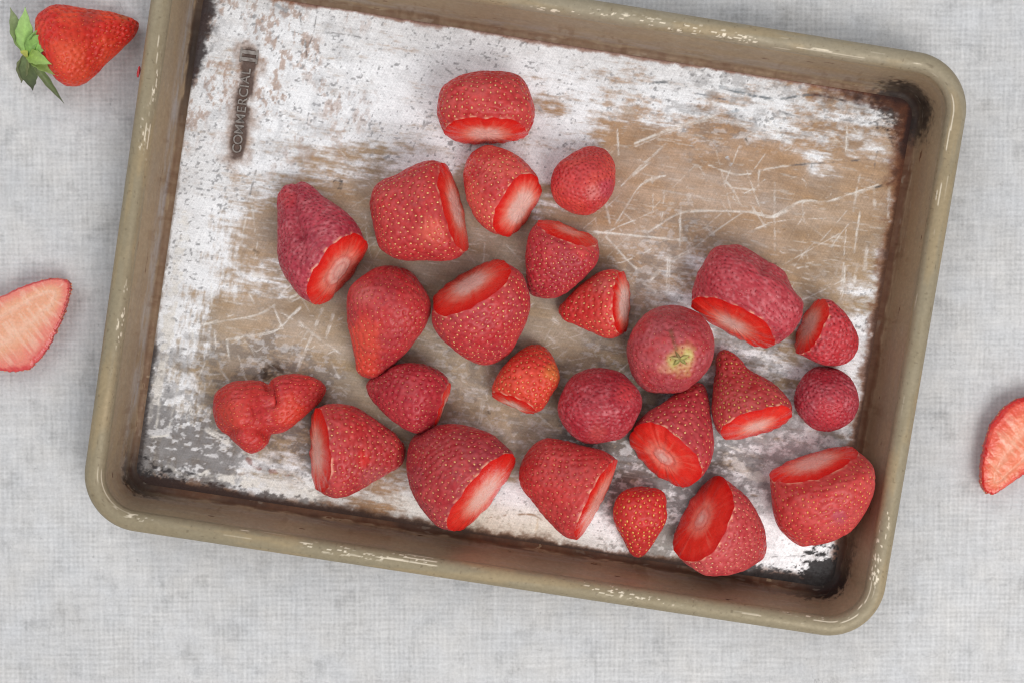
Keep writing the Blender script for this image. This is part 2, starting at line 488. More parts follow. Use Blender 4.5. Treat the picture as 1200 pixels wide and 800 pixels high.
TANPTS = [(250,30,.16),(330,30,.12),(400,30,.08),(500,50,.0),(560,60,0),(240,100,.12),(330,100,.18),(350,130,.3),(400,100,.15),(480,100,.08),(640,70,.05),(720,75,.05),
 (800,80,.08),(640,105,.42),(720,115,.42),(680,140,.22),(800,110,.25),(800,135,.5),(880,110,.3),(900,145,.25),(960,160,.3),(960,135,.55),(1030,110,.3),(1040,150,.55),(900,90,.1),
 (230,150,.1),(300,150,.12),(400,150,.22),(470,150,.2),(650,165,.2),(740,155,.7),(820,165,.85),(880,172,.6),(900,190,.9),(1000,175,.6),
 (230,200,.05),(290,200,.25),(390,205,.45),(420,200,.6),(640,190,.5),(740,200,.85),(820,200,.98),(900,210,.9),(1000,205,.75),(1045,200,.6),
 (215,260,0),(255,260,.38),(300,280,.8),(420,250,.85),(560,280,.85),(740,260,.85),(800,260,.98),(900,260,.92),(980,270,.98),(1040,260,.65),
 (205,320,0),(230,320,.15),(270,330,.5),(300,330,.5),(430,310,.9),(500,310,.95),(700,300,.9),(780,310,.75),(800,335,.4),(960,310,.95),(1000,330,.6),(1030,330,.42),
 (193,380,.02),(215,380,.35),(240,385,.8),(300,385,.92),(390,380,.8),(640,390,.9),(720,410,.85),(760,350,.8),(940,440,.55),(1015,400,.3),
 (185,430,.05),(205,430,.3),(230,430,.75),(300,415,.95),(400,450,.95),(540,440,.9),(560,490,.65),(680,420,.85),(1010,450,.4),
 (178,480,.1),(200,480,.2),(225,470,.6),(240,490,.7),(350,500,.7),(440,500,.75),(600,500,.75),(840,420,.35),(910,430,.5),(1005,490,.35),
 (190,530,.4),(260,530,.6),(340,520,.6),(350,545,.6),(620,510,.8),(600,520,.7),(730,540,.6),(650,500,.8),(870,535,.35),(930,530,.2),
 (250,560,.05),(310,570,.05),(350,575,.15),(400,590,.3),(450,575,.5),(480,610,.3),(590,600,.05),(620,600,.05),(740,580,.3),(720,630,.05),(790,590,.3),(890,570,.15),(800,640,0),(900,650,0),(960,650,0)]
tp = np.array(TANPTS, float)
def field(pts, sig):
    num = np.zeros_like(X); den = np.full_like(X, 1e-6)
    for x, y, val in pts:
        w = np.exp(-((X - x) ** 2 + (Y - y) ** 2) / (2 * sig * sig))
        num += w * val; den += w
    return num / den
T = field(tp, 24.0)
T = T + 0.12 * sstep(0.5, 0.8, T)
nA = fbm(UV3, (64, 20, 9), 51, 5, 0.6); nB = fbm(UV3, (70, 5, 9), 52, 4); nC = fbm(UV3, (6, 60, 9), 53, 4); nD = fbm(UV3, (9, 7, 9), 54, 4, 0.65)
leftish = sstep(330, 230, X) * sstep(170, 300, Y)
streak = nB * (1 - leftish) + nC * leftish
nE = fbm(UV3, (11, 2.6, 9), 55, 3, 0.7) * (1 - leftish) + fbm(UV3, (2.6, 11, 9), 56, 3, 0.7) * leftish
tan = sstep(0.24, 0.68, T + 0.75 * (nA - 0.5) + 0.45 * (streak - 0.5) + 0.35 * (nD - 0.5) + 0.45 * (nE - 0.5))
tan = tan * (0.86 + 0.28 * (nA - 0.5))
white_c = mixc(lin((244, 244, 246)) * np.ones(X.shape + (1,)), lin((232, 231, 232)), sstep(0.4, 0.65, nA))
orange = field([(800,180,1),(900,200,.95),(1000,180,.8),(700,120,.8),(830,260,.65),(960,260,.5),(300,280,.55),(450,580,.8),(640,105,.8),(300,400,.45),(450,400,.0),(560,280,.15),(650,450,.0),(600,520,.15),(240,450,.1),(1020,400,.2),(870,540,-.1),(260,540,0)], 50)
tan_c = mixc(lin((162, 140, 108)) * np.ones(X.shape + (1,)), lin((166, 124, 84)), np.clip(orange, 0, 1))
tan_c = mixc(tan_c, tan_c * 0.80, sstep(0.45, 0.75, fbm(UV3, (30, 30, 9), 60, 4)))
tan_c = mixc(tan_c, tan_c * 1.16, sstep(0.5, 0.75, nB) * 0.8)
c = mixc(white_c, tan_c, np.clip(tan, 0, 1))
# grey, pitted or smoky metal
G = field([(200,530,.9),(230,540,.95),(260,530,.6),(300,500,.35),(180,500,.6),(220,480,.35),(330,540,.45),(180,560,.9),(240,565,.6),(300,575,0),(860,545,.55),(880,560,.45),(910,520,.35),(730,555,.55),(800,340,.3),(815,320,.25),(840,425,.4),(780,480,.3),(560,490,.25),(300,100,.12),(720,60,.14),(850,90,.28),(900,105,.26),(500,60,.1),(600,300,0),(400,300,0),(900,250,0),(700,200,0),(450,550,0),(650,620,0),(900,640,.05),(960,650,.1),(1000,400,.15),(400,50,.12),(230,300,0)], 24)
gn = fbm(UV3, (15, 10, 9), 70, 5, 0.68)
grey = sstep(0.60, 0.80, G * 0.9 + 1.1 * (gn - 0.5) + 0.38)
c = mixc(c, lin((112, 106, 104)) + (gn[..., None] - 0.5) * 0.14, grey * np.clip(G * 1.5, 0, 0.85))
flash = sstep(0.60, 0.68, fbm(UV3, (8, 5, 9), 71, 3)) * np.clip(G * 1.3, 0, 1)
c = mixc(c, lin((226, 224, 225)), flash * 0.85)
# pits and speckles in the bare metal
whiteish = 1 - np.clip(tan, 0, 1)
sp = vnoise(UV3, (3.6, 3.0, 9), 81) * 0.6 + vnoise(UV3, (2.0, 2.0, 9), 82) * 0.4
clump = fbm(UV3, (36, 22, 9), 83, 3)
pit = sstep(0.72, 0.82, sp + 0.30 * (clump - 0.5)) * whiteish
c = mixc(c, lin((138, 136, 138)), pit * 0.75)
tlw = sstep(520, 330, X) * sstep(260, 120, Y)
rusty = sstep(0.50, 0.66, fbm(UV3, (7, 12, 9), 84, 4, 0.7)) * tlw * sstep(0.42, 0.62, fbm(UV3, (48, 60, 9), 85, 2))
c = mixc(c, lin((176, 146, 128)), rusty * 0.75)
smk = sstep(0.55, 0.72, fbm(UV3, (16, 30, 9), 86, 4)) * tlw * 0.3
c = mixc(c, lin((160, 160, 164)), smk)
# worn-through flecks inside the tan
fleck = sstep(0.66, 0.76, fbm(UV3, (22, 2.2, 9), 90, 3) * 0.7 + nE * 0.35) * np.clip(tan, 0, 1)
c = mixc(c, lin((214, 208, 200)), fleck * 0.4)
cream = field([(570,612,1),(600,615,1),(640,625,.8),(680,640,.5),(600,590,0),(700,610,0),(500,600,.5),(450,600,.5),(540,625,.7),(750,640,.2),(850,600,0),(400,590,.3),(600,500,.3),(300,300,0),(700,200,0)], 18) * sstep(565, 590, Y - (X - 500) * 0.12)
c = mixc(c, lin((222, 208, 182)), np.clip(cream, 0, 1) * whiteish * 0.75)

# scratches drawn as strokes: points, width, strength
rng = np.random.default_rng(7)
WH = (232, 227, 220)
def stroke(pts, w, k, colr, jag=0.6, soft=0.8):
    if 1.5 < w < 9 and colr == WH:                                # a knife mark is a bundle of hair-fine cuts
        p = np.array(pts, float)
        dv = p[-1] - p[0]; nv_ = np.array([-dv[1], dv[0]]) / (np.linalg.norm(dv) + 1e-9)
        stroke1(pts, w, k * 0.30, colr, jag, 1.2)
        for _ in range(int(1 + w)):
            o = rng.uniform(-0.55, 0.55) * w; tw = rng.uniform(-0.6, 0.6)
            pp = p + nv_ * o
            a_, b_ = rng.uniform(0, .25), rng.uniform(.75, 1.0)
            if len(pp) == 2: pp = np.array([pp[0] + (pp[1] - pp[0]) * a_, pp[0] + (pp[1] - pp[0]) * (a_ + b_) / 2 + nv_ * tw, pp[0] + (pp[1] - pp[0]) * b_])
            else: pp = pp + rng.uniform(-.7, .7, pp.shape)
            stroke1(pp, rng.uniform(0.7, 1.15), k * rng.uniform(.35, .85), colr, jag, 0.7)
    else:
        stroke1(pts, w, k, colr, jag, soft)
def stroke1(pts, w, k, colr, jag=0.6, soft=0.8):
    global c
    p = np.array(pts, float); w = w * 0.78 if w < 9 else w
    if len(p) > 2: p = catmull(p, 6)
    x0, y0 = p.min(0) - w - 4; x1, y1 = p.max(0) + w + 4
    sel = (X > x0) & (X < x1) & (Y > y0) & (Y < y1)
    if not sel.any(): return
    xx, yy = X[sel], Y[sel]
    d = seg_dist(xx, yy, p) + (fbm(np.stack([xx, yy, 0 * xx], -1), (7, 7, 9), 99, 2) - 0.5) * w * jag
    n = 0.06 + 1.0 * sstep(0.36, 0.64, fbm(np.stack([xx + w * 31, yy, 0 * xx], -1), (10, 7, 9), 98, 3))
    a = np.clip(sstep(w * 0.5 + soft, w * 0.5 - soft * 0.4, d) * k * n, 0, 1)
    c[sel] = mixc(c[sel], lin(colr), a)
for pts, w, k in [
 ([(781,168),(750,196),(728,218)],1.8,.9), ([(762,190),(728,218)],1.5,.6), ([(744,170),(780,155),(812,144),(838,138)],5,.7), ([(722,144),(725,182)],2,.7), ([(748,218),(778,206)],1.6,.7),
 ([(780,206),(760,211),(746,224),(718,268)],1.8,.95), ([(696,272),(760,278),(800,282),(824,282)],2.2,.95), ([(716,270),(784,240)],1.4,.7), ([(760,272),(792,252),(820,247),(880,248)],2.3,.85),
 ([(710,278),(736,306),(746,316)],1.8,.8), ([(710,240),(716,268)],2.4,.9), ([(778,226),(776,258)],1.5,.6), ([(798,240),(797,292)],2,.7), ([(804,298),(840,270),(872,248)],1.6,.7), ([(790,304),(822,287)],3.2,.7),
 ([(850,212),(858,222),(868,240)],2,.8), ([(856,220),(890,224)],1.6,.7), ([(890,200),(889,221)],1.8,.7), ([(890,200),(926,194)],2.2,.8), ([(830,194),(860,204),(880,204)],2,.7),
 ([(880,248),(906,254),(930,243)],3.4,.8), ([(906,255),(940,237),(968,238),(1000,228),(1030,218)],4,.8), ([(908,214),(908,296)],1.6,.7), ([(1008,204),(1000,248)],2.2,.8), ([(1008,248),(1001,296)],2.4,.7),
 ([(1016,288),(1013,318)],3.6,.8), ([(990,308),(986,350)],3,.7), ([(1004,314),(999,350)],2.4,.7), ([(1034,290),(1026,345)],4,.7), ([(1024,222),(1025,246)],2.8,.8), ([(1042,220),(1041,256)],3,.8),
 ([(994,146),(992,182)],3,.8), ([(974,158),(990,174)],3,.7), ([(880,240),(898,268)],1.5,.5), ([(870,276),(905,262)],3,.6), ([(880,282),(900,290)],2,.6),
 ([(290,246),(284,276)],1.8,.8), ([(295,240),(299,272)],1.8,.8), ([(238,380),(298,370),(322,358)],2.2,.75), ([(266,398),(312,390),(326,386)],2,.8), ([(322,388),(352,360)],3.2,1), ([(266,398),(269,424)],2,.8),
 ([(378,362),(366,392),(348,434)],2.4,1), ([(392,364),(382,396)],2.8,.85), ([(350,376),(368,392),(400,414)],2,.95), ([(348,392),(360,400)],2,.8), ([(352,400),(362,386)],2,.7), ([(320,358),(334,390)],2,.8),
 ([(388,424),(398,444)],1.8,.8), ([(240,424),(228,452)],1.8,.7), ([(258,432),(268,446)],2.6,.8), ([(222,470),(224,486)],3,.9), ([(228,456),(234,460)],3,.8), ([(248,330),(248,366)],1.6,.8), ([(226,384),(227,399)],4,.8),
 ([(288,336),(298,356)],2,.7), ([(176,511),(198,509)],3,1), ([(288,534),(318,542)],2.6,.95), ([(318,528),(318,542)],2.6,.9), ([(318,529),(334,531)],2.4,.8), ([(334,531),(333,546)],2.4,.8),
 ([(243,503),(252,508),(262,514),(268,518)],6,1), ([(244,556),(300,566),(378,584)],12,.9), ([(300,560),(330,566)],8,.7), ([(214,558),(252,556)],5,.8), ([(196,545),(212,556)],4,.7), ([(182,440),(174,500)],5,.5),
 ([(195,400),(183,470)],9,.75), ([(205,330),(195,400)],12,.75), ([(216,250),(206,330)],14,.6), ([(208,455),(196,508)],3,.8), ([(190,450),(182,505)],3,.8),
 ([(340,352),(352,346)],8,.5), ([(300,325),(325,335)],10,.5), ([(330,345),(350,330)],6,.4), ([(560,500),(566,470)],6,.5), ([(540,478),(552,486)],10,.5), ([(646,372),(656,380)],6,.6), ([(640,390),(652,402)],3,.6), ([(760,330),(772,318)],5,.8), ([(784,300),(782,345)],4,.7), ([(752,330),(770,342)],3,.6),
 ([(860,540),(880,556),(900,560)],10,.6), ([(850,520),(890,536)],4,.7), ([(870,500),(900,520)],6,.5), ([(843,410),(838,430)],5,.5)]:
    stroke(pts, w, k, WH)
DK = (98, 94, 94)
for pts, w, k, cc_ in [
 ([(762,97),(800,96),(830,98),(854,106),(904,116),(930,114),(954,111),(980,116),(1010,124),(1046,129)],3.4,.8,(104,108,112)), ([(954,111),(980,116),(1012,124),(1046,130)],2.2,.8,(60,58,60)), ([(845,103),(905,114)],8,.45,(140,148,154)),
 ([(926,194),(980,190),(1034,186)],2,.75,DK), ([(1028,178),(1023,206)],1.8,.7,DK), ([(984,140),(1050,150)],1.8,.55,DK), ([(912,130),(940,139)],1.8,.55,DK), ([(818,110),(850,117)],1.6,.7,(90,98,112)), ([(842,134),(878,128)],3.6,.5,(168,178,186)),
 ([(1026,220),(1040,216),(1056,208)],2.6,.85,(70,64,62)), ([(1038,302),(1026,358)],1.6,.7,DK), ([(874,163),(878,170)],2.2,.8,(84,72,58)), ([(300,200),(294,224),(290,238)],1.3,.85,DK), ([(351,12),(354,36),(359,58),(357,78)],1.2,.7,DK), ([(372,2),(368,36),(359,60)],1.2,.7,DK),
 ([(370,39),(410,41),(436,50)],1.3,.65,DK), ([(324,6),(334,12),(348,10)],4,.6,(150,152,156)), ([(503,65),(536,92)],1.4,.6,DK), ([(396,215),(398,217)],10,1.0,(52,54,58)), ([(630,125),(634,132)],6,.5,(130,134,140)), ([(852,186),(856,192)],5,.8,(196,204,212)),
 ([(570,606),(592,603),(612,602),(626,603),(636,610)],1.6,.8,(150,112,78)), ([(630,608),(628,628)],3,.35,(196,160,98)), ([(640,622),(660,632),(690,640)],1.4,.5,(150,120,90)), ([(286,297),(296,302),(302,296)],5,.55,(112,88,62)), ([(298,294),(303,299)],4,.7,(78,66,52)),
 ([(303,443),(312,437),(322,434),(331,439)],12,.75,(74,58,48)), ([(306,442),(318,438)],9.5,.7,(60,48,42)), ([(318,430),(324,428)],9.2,.5,(90,72,58)), ([(318,420),(324,414)],6,.35,(112,90,70)), ([(306,384),(312,382)],5,.5,(112,88,70)), ([(290,538),(304,549)],7,.6,(140,74,58)), ([(318,551),(338,554)],7,.55,(140,78,60)),
 ([(700,598),(718,610)],3,.3,(150,150,150)), ([(760,640),(800,645)],1.3,.4,DK), ([(900,652),(945,650)],1.3,.7,DK), ([(918,268),(922,266)],5,.7,(116,88,56)), ([(978,290),(982,294)],5,.4,(130,100,70)), ([(280,555),(300,552)],3,.5,(120,90,80)), ([(905,311),(908,309)],4,.8,(60,44,36)), ([(568,416),(571,420)],2.2,.7,(96,84,72)), ([(572,482),(574,484)],2.6,.7,(96,84,72))]:
    stroke(pts, w, k, cc_)
for k in range(700):                                             # fine random knife marks
    x = rng.uniform(240, 1040); y = rng.uniform(120, 560)
    if rng.uniform() > T[np.argmin(np.abs(u[:, 0] - ((x - PCX) * ca + (-y - PCY) * sa))), np.argmin(np.abs(v[0] - (-(x - PCX) * sa + (-y - PCY) * ca)))]: continue
    ang = rng.choice([0.5, 1.0, 1.5, 2.4, 2.9]) + rng.normal(0, .25); ln = 6 + 75 * rng.uniform() ** 2.5
    dx, dy = math.cos(ang) * ln, math.sin(ang) * ln
    stroke([(x, y), (x + dx * .5 + rng.uniform(-2, 2), y + dy * .5 + rng.uniform(-2, 2)), (x + dx, y + dy)], rng.uniform(0.5, 1.0), rng.uniform(.2, .7), WH)
for k in range(26):
    x = rng.uniform(240, 900); y = rng.uniform(20, 150); ang = rng.uniform(0, math.pi); ln = rng.uniform(6, 22)
    stroke([(x, y), (x + math.cos(ang) * ln, y + math.sin(ang) * ln)], rng.uniform(.6, 1.1), rng.uniform(.2, .5), (140, 140, 142))

# burnt edges and corners
dl, dr, dt, db = u + FA - 9, FA - 9 - u, FB - 9 - v, v + FB - 9
en = fbm(UV3, (12, 12, 9), 110, 4, 0.6); ef = fbm(UV3, (9, 6, 9), 112, 4, 0.7); el = fbm(UV3, (60, 60, 9), 111, 2)
def edge(d, w, k, colr, noise=1.0):
    global c
    ww = w * (0.45 + 1.1 * el) * np.clip(1 + noise * ((ef - 0.5) * 1.3 + (en - 0.5) * 0.9), 0.2, 3)
    c = mixc(c, lin(colr), np.clip(sstep(ww, ww * 0.38, d) * k, 0, 1))
edge(dt, 6, .8, (146, 92, 60)); edge(dt, 2.5, .7, (88, 56, 42)); edge(db, 13, .85, (124, 84, 52)); edge(db, 8, .85, (56, 38, 32)); edge(dr, 16, .85, (136, 92, 64)); edge(dr, 8, .85, (80, 50, 36)); edge(dl, 4, .7, (132, 112, 96)); 
lt = sstep(95, 215, v); edge(dl + (1 - lt) * 30, 20, .95, (52, 40, 40)); 
lb = sstep(-60, -150, v); edge(dl + (1 - lb) * 30, 8, .85, (58, 52, 52))
tr, br, bl = np.hypot(u - (FA - 4), v - (FB - 4)), np.hypot(u - (FA - 2), v + (FB - 2)), np.hypot(u + (FA - 4), v + (FB - 4))
kk = sstep(62, 40, tr + 70 * (ef - 0.5)); c = mixc(c, lin((46, 32, 28)), kk * 0.92)
kk = sstep(150, 70, tr + 80 * (en - 0.5)) * sstep(26, 8, np.minimum(dt * 1.3, dr) + 22 * (en - 0.5)); c = mixc(c, lin((110, 62, 42)), kk * 0.75)
kk = sstep(110, 50, tr + 70 * (en - 0.5)) * sstep(14, 5, np.minimum(dt, dr) + 16 * (en - 0.5)); c = mixc(c, lin((36, 28, 30)), kk * 0.8)
kk = sstep(60, 50, br + 70 * (ef - 0.5)); c = mixc(c, lin((32, 29, 30)), kk * 0.95)
kk = sstep(16, 11, db + 26 * (ef - 0.5)) * sstep(230, 90, br); c = mixc(c, lin((38, 32, 32)), kk * 0.9)
kk = sstep(40, 28, np.hypot((u + FA - 4) * 0.5, (v + FB - 4) * 1.1) + 70 * (ef - 0.5)); c = mixc(c, lin((50, 46, 47)), kk * 0.92)
kk = sstep(13, 8, db + 24 * (ef - 0.5)) * sstep(420, 120, bl); c = mixc(c, lin((62, 46, 42)), kk * 0.9)
# stamped strip for the lettering
A0, A1 = np.array((277.0, 178.0)), np.array((292.0, 64.0))
dst = seg_dist(X, Y, [A0, A1])
c = mixc(c, lin((160, 132, 114)), sstep(24, 8, dst + 26 * (en - 0.5)) * 0.7)
c = mixc(c, lin((84, 64, 56)), sstep(11.5, 5.5, dst + 13 * (en - 0.5)) * 0.9)
darkness = c.mean(-1)
metal = np.clip(0.15 * (1 - np.clip(tan, 0, 1)) + 0.12, 0.05, 0.6) * sstep(0.05, 0.35, darkness)
Zf = np.full_like(u, FLOOR_Z) - 1.1 * sstep(9.5, 7.5, dst) - 0.25 * grey * gn
floor = make_mesh('floor', pan_to_world(u, v, Zf).reshape(-1, 3), grid_faces(nu, nv, flip=False), M_TRAY, tray, PAN0, c.reshape(-1, 3), {'metal': metal.ravel()})

# stamped lettering, raised inside the recess, one part per letter
M_LET, nt_, b_ = new_mat('stamped_metal')
b_.inputs['Base Color'].default_value = (*lin((176, 170, 164)), 1); b_.inputs['Metallic'].default_value = 0.5; b_.inputs['Roughness'].default_value = 0.4
tcn = N(nt_, 'ShaderNodeTexCoord'); nzn = noise_node(nt_, 7, 3, 0.6, tcn.outputs['Object'])
rpn = N(nt_, 'ShaderNodeValToRGB'); nt_.links.new(nzn.outputs['Fac'], rpn.inputs['Fac'])
rpn.color_ramp.elements[0].position = 0.30; rpn.color_ramp.elements[0].color = (*lin((104, 92, 86)), 1)
rpn.color_ramp.elements[1].position = 0.62; rpn.color_ramp.elements[1].color = (*lin((160, 152, 146)), 1)
nt_.links.new(rpn.outputs['Color'], b_.inputs['Base Color'])
def letter_mesh(ch, size, depth):
    cu = bpy.data.curves.new('letter', 'FONT'); cu.body = ch; cu.size = size * S; cu.extrude = depth * S; cu.align_x = 'CENTER'; cu.align_y = 'CENTER'
    cu.offset = 0.006 * size * S
    to = bpy.data.objects.new('letter', cu); sc.collection.objects.link(to)
    me = bpy.data.meshes.new_from_object(to.evaluated_get(bpy.context.evaluated_depsgraph_get()))
    bpy.data.objects.remove(to); bpy.data.curves.remove(cu)
    me.name = 'letter'; me.materials.clear(); me.materials.append(M_LET)
    return me
cache = {}
word = 'COMMERCIAL'
adv = {'C': 11.2, 'O': 12.2, 'M': 13.2, 'E': 9.6, 'R': 10.6, 'I': 5.6, 'A': 11.0, 'L': 9.0}
pos = 0.0; spots = []
for ch in word:
    spots.append((ch, pos + adv[ch] / 2)); pos += adv[ch]
q0, q1 = lift(np.array((277.5, 180.0)), FLOOR_Z), lift(np.array((289.5, 80.0)), FLOOR_Z)
dirv = (q1 - q0) / np.linalg.norm(q1 - q0); scl = np.linalg.norm(q1 - q0) / pos
stamp_ang = math.atan2(dirv[1], dirv[0])
for ch, s_ in spots:
    if ch not in cache:
        cache[ch] = letter_mesh(ch, 15.0, 0.9)
    o = bpy.data.objects.new('letter', cache[ch]); sc.collection.objects.link(o); o.parent = floor
    p = q0 + dirv * s_ * scl
    o.location = ((p - PAN0) + np.array([0, 0, -0.4])) * S
    o.rotation_euler = (0, 0, stamp_ang)
# the numeral II: two bars between two serifs
def bar_block(boxes):
    Vs, Fs = [], []
    for (x0, y0, x1, y1, z0, z1) in boxes:
        k = len(Vs)
        Vs += [(x0, y0, z0), (x1, y0, z0), (x1, y1, z0), (x0, y1, z0), (x0, y0, z1), (x1, y0, z1), (x1, y1, z1), (x0, y1, z1)]
        Fs += [[k + i for i in f] for f in ((0, 3, 2, 1), (4, 5, 6, 7), (0, 1, 5, 4), (1, 2, 6, 5), (2, 3, 7, 6), (3, 0, 4, 7))]
    return np.array(Vs, float), np.array(Fs)
Vb, Fb = bar_block([(-6.2, -8.2, -2.0, 8.2, -1, 1.0), (2.0, -8.2, 6.2, 8.2, -1, 1.0), (-8, -10.4, 8, -8.25, -1, 1.1), (-8, 8.25, 8, 10.4, -1, 1.1)])
p2 = lift(np.array((292.0, 66.0)), FLOOR_Z)
numeral = make_mesh('numeral', Vb, Fb, M_LET, floor, (0, 0, 0), smooth=False)
numeral.location = (p2 - PAN0) * S; numeral.rotation_euler = (0, 0, stamp_ang)

# ---------------------------------------------------------------- strawberries
def shape_frame(B):
    """Outline in plan: returns frame and half-outline functions of t (0 = cut end or crown end, grows to the tip)"""
    z0 = B.get('zmid', 34.0) + B.get('ground', FLOOR_Z)
    if 'cut' in B:
        pts = lift(np.array(B['pts'], float), z0)[:, :2]
        P1, P2 = pts[0], pts[-1]
        e = (P2 - P1) / np.linalg.norm(P2 - P1)
        cen = pts.mean(0)
        d = np.array([e[1], -e[0]])
        mid = (P1 + P2) / 2
        if (cen - mid) @ d > 0: d = -d                              # d points out of the cut face
        q = catmull(pts, 16)
        t = -(q - mid) @ d; w = (q - mid) @ e
        it = int(np.argmax(t))
        tA, wA = t[:it + 1], w[:it + 1]; tB, wB = t[it:][::-1], w[it:][::-1]
        tmin = 0.0
    else:
        pts = lift(np.array(B['pts'], float), z0)[:, :2]
        ax = lift(np.array(B['axis'], float), z0)[:, :2]
        d = (ax[0] - ax[1]) / np.linalg.norm(ax[0] - ax[1])
        e = np.array([-d[1], d[0]])
        mid = pts.mean(0)
        q = catmull(pts, 16, closed=True)
        t = -(q - mid) @ d; w = (q - mid) @ e
        it, i0 = int(np.argmax(t)), int(np.argmin(t))
        n = len(q)
        iA = [(i0 + k) % n for k in range((it - i0) % n + 1)]; iB = [(i0 - k) % n for k in range((i0 - it) % n + 1)]
        tA, wA, tB, wB = t[iA], w[iA], t[iB], w[iB]
        tmin = t[i0]
    ttip = t.max()
    fA = lambda tt: np.interp(tt, np.maximum.accumulate(tA) + np.arange(len(tA)) * 1e-7, wA)
    fB = lambda tt: np.interp(tt, np.maximum.accumulate(tB) + np.arange(len(tB)) * 1e-7, wB)
    def half(tt):
        a, b = fA(tt), fB(tt)
        cen_, hw = (a + b) / 2, np.abs(a - b) / 2
        if 'cut' in B:
            over = np.clip(-tt, 0, None)
            r0 = abs(fA(0.0) - fB(0.0)) / 2
            hw = hw * np.sqrt(np.clip(1 - (over / (1.25 * r0)) ** 2, 0.04, 1))
        return cen_, hw
    return d, e, mid, tmin, ttip, half

def pick_seeds(P, nrm, spacing, rng, lim=760):
    A, Bc = P[:-1, :], P[1:, :]
    A2 = np.roll(A, -1, 1)
    area = np.linalg.norm(np.cross(Bc - A, A2 - A), axis=-1).ravel()
    ncand = int(area.sum() / (spacing * spacing) * 16)
    idx = rng.choice(area.size, ncand, p=area / area.sum())
    pts = P[:-1].reshape(-1, 3)[idx]
    keep = np.zeros((lim, 3)); ids = []
    for k in range(ncand):
        m = len(ids)
        if m and ((keep[:m] - pts[k]) ** 2).sum(1).min() < spacing * spacing: continue
        keep[m] = pts[k]; ids.append(idx[k])
        if len(ids) >= lim: break
    return np.array(ids)

SEED_V = []
for ph in (-90, -35, 30, 90):
    r, z = math.cos(math.radians(ph)), math.sin(math.radians(ph))
    for k in range(6 if abs(ph) < 80 else 1):
        a = k * math.pi / 3
        x = r * math.cos(a)
        SEED_V.append((x, r * math.sin(a) * (1 - 0.22 * x), z))
SEED_V = np.array(SEED_V)
SEED_F3 = [(0, 1 + (k + 1) % 6, 1 + k) for k in range(6)] + [(13, 7 + k, 7 + (k + 1) % 6) for k in range(6)]
SEED_F4 = [(1 + k, 1 + (k + 1) % 6, 7 + (k + 1) % 6, 7 + k) for k in range(6)]

def grid_normals(P):
    du = np.gradient(P, axis=0)
    dv = (np.roll(P, -1, 1) - np.roll(P, 1, 1))
    n = np.cross(dv, du)
    n /= np.linalg.norm(n, axis=-1, keepdims=True) + 1e-9
    cen = P.mean((0, 1))
    if ((P - cen) * n).sum() < 0: n = -n
    return n

